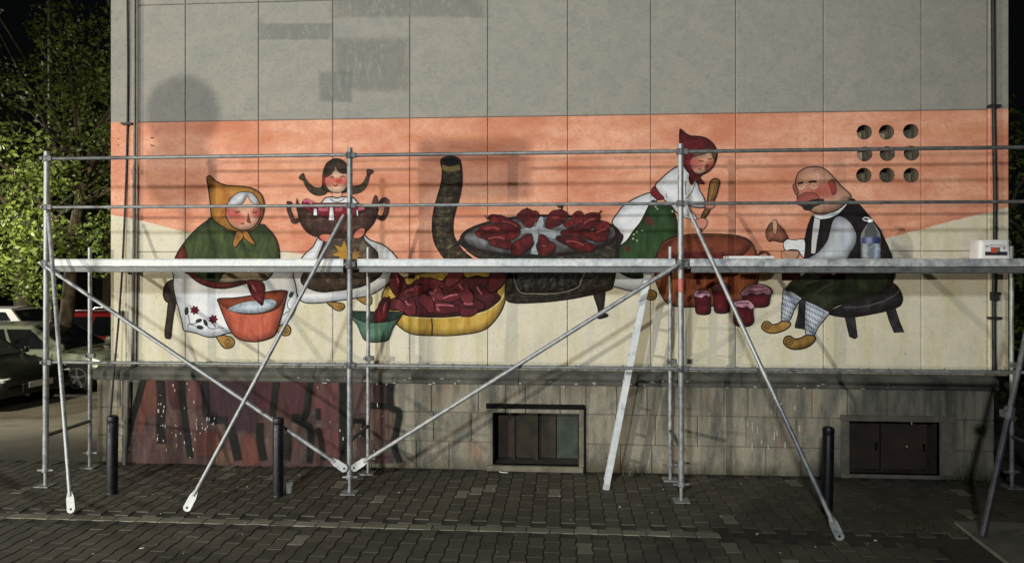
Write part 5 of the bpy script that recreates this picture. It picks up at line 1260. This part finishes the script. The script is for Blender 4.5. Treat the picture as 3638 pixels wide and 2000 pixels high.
# ================================================================ trees
BARK = plain('bark', (64, 54, 44), (104, 90, 72), 9, .95, bump=.8)
def leaf_material(name, ca, cb):
    t = NT(name); a = t.new('ShaderNodeAttribute'); a.attribute_name = 'tone'
    c = t.ramp(a.outputs['Fac'], [(0, lin(ca)), (1, lin(cb))]); t.out(c, .5, 0, .4)
    tr = t.new('ShaderNodeBsdfTranslucent'); t.con(c, tr.inputs[0]); mx = t.new('ShaderNodeMixShader'); mx.inputs[0].default_value = .3
    t.con(t.b.outputs[0], mx.inputs[1]); t.con(tr.outputs[0], mx.inputs[2]); t.con(mx.outputs[0], t.n['Material Output'].inputs[0]); return t.mat
LEAFM = leaf_material('leaf_green', (54, 70, 28), (138, 156, 76))
def leaves(clumps, per, size, seed):
    rnd = random.Random(seed); v = []; f = []; tone = []
    for (c, r) in clumps:
        tb = rnd.uniform(0, .6)
        for _ in range(int(per * r * r)):
            while True:
                p = Vector((rnd.uniform(-1, 1), rnd.uniform(-1, 1), rnd.uniform(-1, 1)))
                if .25 < p.length < 1: break
            p = Vector(c) + Vector((p.x*r, p.y*r, p.z*r*.8)); s = size*rnd.uniform(.45, 1.5)
            a = Vector((rnd.gauss(0,1), rnd.gauss(0,1), rnd.gauss(0,.7))).normalized(); b = a.cross(Vector((rnd.gauss(0,1), rnd.gauss(0,1), rnd.gauss(0,1)))).normalized()
            n = len(v); v += [tuple(p - a*s), tuple(p + b*s*.55 - a*s*.1), tuple(p + a*s), tuple(p - b*s*.55 - a*s*.1)]
            f.append((n, n+1, n+2, n+3)); tone += [min(1, tb + rnd.uniform(0, .45))]*4
    me = bpy.data.meshes.new('crown'); me.from_pydata(v, [], f); me.materials.append(LEAFM); tone_attr(me, tone); return me
def tree(name, label, loc, h, crown_c, crown_r, nclump, per, size, seed, trunk_r=.2, lean=(0, 0), extra=()):
    T = empty(name, loc); tag(T, label, 'tree', 'trees round the building'); rnd = random.Random(seed); loc = Vector(loc); cc = Vector(crown_c)
    top = Vector((loc.x + lean[0], loc.y + lean[1], loc.z + h*.62))
    pts = [loc + Vector((0, 0, -.15)), loc.lerp(top, .3) + Vector((.06, .03, 0)), loc.lerp(top, .65) + Vector((-.05, 0, 0)), top]
    mb = MB().tube(pts, [trunk_r*1.25, trunk_r, trunk_r*.8, trunk_r*.5], 12)
    clumps = []
    for i in range(nclump):
        while True:
            p = Vector((rnd.uniform(-1,1), rnd.uniform(-1,1), rnd.uniform(-1,1)))
            if p.length < 1: break
        c = cc + Vector((p.x*crown_r[0], p.y*crown_r[1], p.z*crown_r[2])); clumps.append((c, rnd.uniform(.4, .85)))
        if i % 3 == 0:
            s = loc.lerp(top, rnd.uniform(.45, 1)); m = s.lerp(c, .5) + Vector((0, 0, .25)); mb.tube([s, m, c], [trunk_r*.35, trunk_r*.22, .015], 6)
    mb.build('trunk', BARK, T, True); clumps += list(extra)
    link('crown', leaves(clumps, per, size, seed), T)
q = on_z(163*K, 985*K, -.46); d = ray(133*K, 985*K); base = Vector((0, -DIST, 0)) + Vector((d.x, d.y, 0)) * (15.6 / d.y); tz = -.5
def at(px, py, y): return on_y(px*K, py*K, y)
ex = [(at(40, 640, 5.5), .75), (at(70, 690, 5.5), .6), (at(90, 735, 5.2), .45), (at(20, 600, 5.5), .8), (at(75, 580, 5.5), .7), (at(115, 745, 5.2), .35), (at(245, 575, 6.2), .35), (at(255, 610, 6.2), .35), (at(262, 665, 6.5), .45), (at(30, 540, 5.6), .7), (at(20, 700, 5.4), .5), (at(250, 560, 6.2), .3)]
tree('street_tree', 'leafy tree with lit lower branches left of the building', (base.x, base.y, tz), 9.0, (base.x - .3, base.y, 6.2), (4.4, 3.0, 3.6), 64, 640, .052, 2, .15, (.75, .2), ex)
p = at(-60, 650, 12); tree('street_tree', 'dark leafy tree behind the parked cars at far left', (p.x - 1, 15, -.5), 9.5, (p.x - 1, 15, 5.8), (5, 3, 3.6), 46, 170, .10, 5, .25)
p = at(250, 500, 20); tree('street_tree', 'dim tree far behind the red car', (p.x - 1, 22, -.5), 9, (p.x - 1, 22, 5.6), (4.2, 3, 3.8), 34, 120, .13, 8, .25)
p = at(2600, 700, 3); tree('street_tree', 'dark tree behind the right corner of the building', (p.x + 1.0, 4.5, 0), 6.5, (p.x + 1.2, 4.5, 2.7), (1.6, 2.0, 2.0), 34, 380, .05, 13, .14, extra=[(at(2572, 900, 2.2), .35), (at(2580, 860, 2.2), .35), (at(2580, 1000, 2.2), .4), (at(2590, 760, 2.5), .5)])
# ---- slim grey mast standing in the foliage
p = at(125, 400, 10.4); M = empty('mast', (p.x, 10.4, 0)); tag(M, 'slim grey mast rising through the dark foliage at left', 'mast')
gm = plain('mast_grey', (120, 118, 110), (150, 148, 138), 5, .6)
MB().tube([(p.x + .02, 10.4, -.5), (p.x, 10.4, 11.5)], .05, 10).build('pole', gm, M, True); MB().lathe([(.11, 0), (.11, .03), (.06, .10)], (p.x + .02, 10.4, -.5), 12).build('base', gm, M, True)
# ---- low garages closing off the car park
def garages():
    G = empty('garage_row', (-20, 27, -.5)); tag(G, 'long low dark garage row behind the parked cars', 'building')
    m = plain('garage_render', (58, 54, 56), (78, 72, 70), 2, .9, obj=False); MB().box((-46, 27, -.6), (-6, 33, 2.3)).build('wall', m, G); MB().box((-46.3, 26.7, 2.3), (-5.7, 33.3, 2.5)).build('roof', plain('garage_roof', (44, 42, 42), (60, 58, 56), 3, .9, obj=False), G)
    dm = plain('garage_door', (60, 58, 58), (84, 80, 76), 3, .7, obj=False)
    for i in range(12): MB().box((-45 + i*3.2, 26.95, -.5), (-42.5 + i*3.2, 27.02, 1.7), bev=.01).build('garage_door', dm, G)
garages()

# ================================================================ the lamps, C and E added as fill, the added cabinet, the road signs
def street_lamp(pos, power, colr, label, aim, size, cone=120, blend=.7):
    S = empty('street_lamp', (pos.x, pos.y - .25, 0)); tag(S, label, 'street lamp', 'street lamps across the road')
    gm_ = plain('lamp_post_paint', (70, 74, 72), (92, 94, 90), 6, .5)
    MB().tube([(pos.x, pos.y - .35, -.03), (pos.x, pos.y - .35, pos.z + .25)], [.06, .045], 12).build('post', gm_, S, True)
    d = (aim - pos).normalized()
    hd = MB(); side = d.cross(Vector((0, 0, 1))).normalized(); up = side.cross(d)
    c = pos - d*.12; hd.obox(c, side*.24, d*.05, up*.16); hd.build('lamp_head', gm_, S)
    e = NT('lamp_glow'); e.out((.9, .9, .9, 1)); e.b.inputs['Emission Color'].default_value = colr + (1,); e.b.inputs['Emission Strength'].default_value = 20
    q = pos - d*.065; MB().face([q - side*.21 - up*.13, q + side*.21 - up*.13, q + side*.21 + up*.13, q - side*.21 + up*.13]).build('lamp_glass', e.mat, S)
    l = bpy.data.lights.new('lamp_light', 'SPOT'); l.energy = power; l.color = colr; l.shadow_soft_size = size; l.spot_size = R(cone); l.spot_blend = blend
    lo = bpy.data.objects.new('lamp_light', l); COL.objects.link(lo); lo.location = pos; lo.rotation_euler = d.to_track_quat('-Z', 'Y').to_euler(); attach(lo, S)
street_lamp(LAMP_A, POWER_A, COLOR_A, 'floodlight on a short post across the street', Vector((-1.2, 0, 2.4)), .085, 66, .8)
street_lamp(LAMP_B, POWER_B, COLOR_B, 'low lamp post far to the left of the wall', Vector((-.8, 0, 2.2)), .06, 60, .8)
street_lamp(FILL_LAMP_C, POWER_C, COLOR_C, 'floodlight on a post behind the photographer', Vector((-1.4, 0, 3.6)), .45, 46, 1.0)
street_lamp(FILL_LAMP_E, POWER_E, COLOR_E, 'unseen lamp post added to light the far parked cars', Vector((-12, 11, 0)), .12, 150, .6)
street_lamp(LAMP_D, POWER_D, COLOR_D, 'warm lamp over the parked cars left of the picture', LAMP_D + Vector((.1, .9, -1)), .12, 150, .6)
def shade_cabinet(x, y):
    U = empty('shade_cabinet', (x, y, 0)); tag(U, 'unseen tall grey cabinet added to shade the lower right wall', 'cabinet')
    m = plain('cabinet_grey', (116, 120, 118), (138, 140, 136), 4, .6)
    MB().box((x-.6, y-.22, .1), (x+.6, y+.22, 1.7), bev=.015).build('cabinet_body', m, U); MB().box((x-.66, y-.28, 1.701), (x+.66, y+.28, 1.77), bev=.015).build('cabinet_roof', m, U)
    MB().box((x-.62, y-.24, -.03), (x+.62, y+.24, .099)).build('base', LEDGE_M, U)
    for s in (-.3, .3):
        d = MB().box((x+s-.28, y+.2205, .16), (x+s+.28, y+.236, 1.64), bev=.006).build('door', m, U); MB().box((x+s-.02, y+.2365, .85), (x+s+.02, y+.26, 1.0)).build('handle', DARKP, d)
shade_cabinet(-8.2, -6.0)  # added out of view to keep lamp B off the lower right
def road_sign(label, shapes, sx_, sy_, top):
    S = empty('road_sign', (sx_, sy_, 0)); tag(S, label, 'road sign', 'road signs across the pavement')
    gm_ = plain('sign_post_steel', (120, 122, 122), (146, 148, 146), 6, .5, .5)
    MB().tube([(sx_, sy_ - .04, -.03), (sx_, sy_ - .04, top)], .028, 10).build('post', gm_, S, True)
    rot = Matrix.Rotation(R(90), 3, 'X')
    for kd, cx, cz, a, b in shapes:
        if kd == 'disc': MB().lathe([(a, -.012), (a, .012)], (cx, sy_, cz), 32, axis=rot).build('sign_plate', gm_, S)
        else: MB().box((cx-a, sy_-.012, cz-b), (cx+a, sy_+.012, cz+b)).build('sign_plate', gm_, S)
def toward(L, tgt, s): return L + (tgt - L) * s
a = toward(LAMP_A, on_y(460*K, 285*K), .6); b = toward(LAMP_A, on_y(452*K, 435*K), .6)
road_sign('post with two round road signs left of the photographer', (('disc', a.x, a.z, .26, 0), ('disc', b.x, b.z, .26, 0)), a.x, a.y, a.z + .2)
c = toward(LAMP_A, on_y(1192*K, 425*K), .6)
road_sign('post with a rectangular road sign left of the photographer', (('rect', c.x, c.z, .37, .20),), c.x - .33, c.y, c.z + .2)
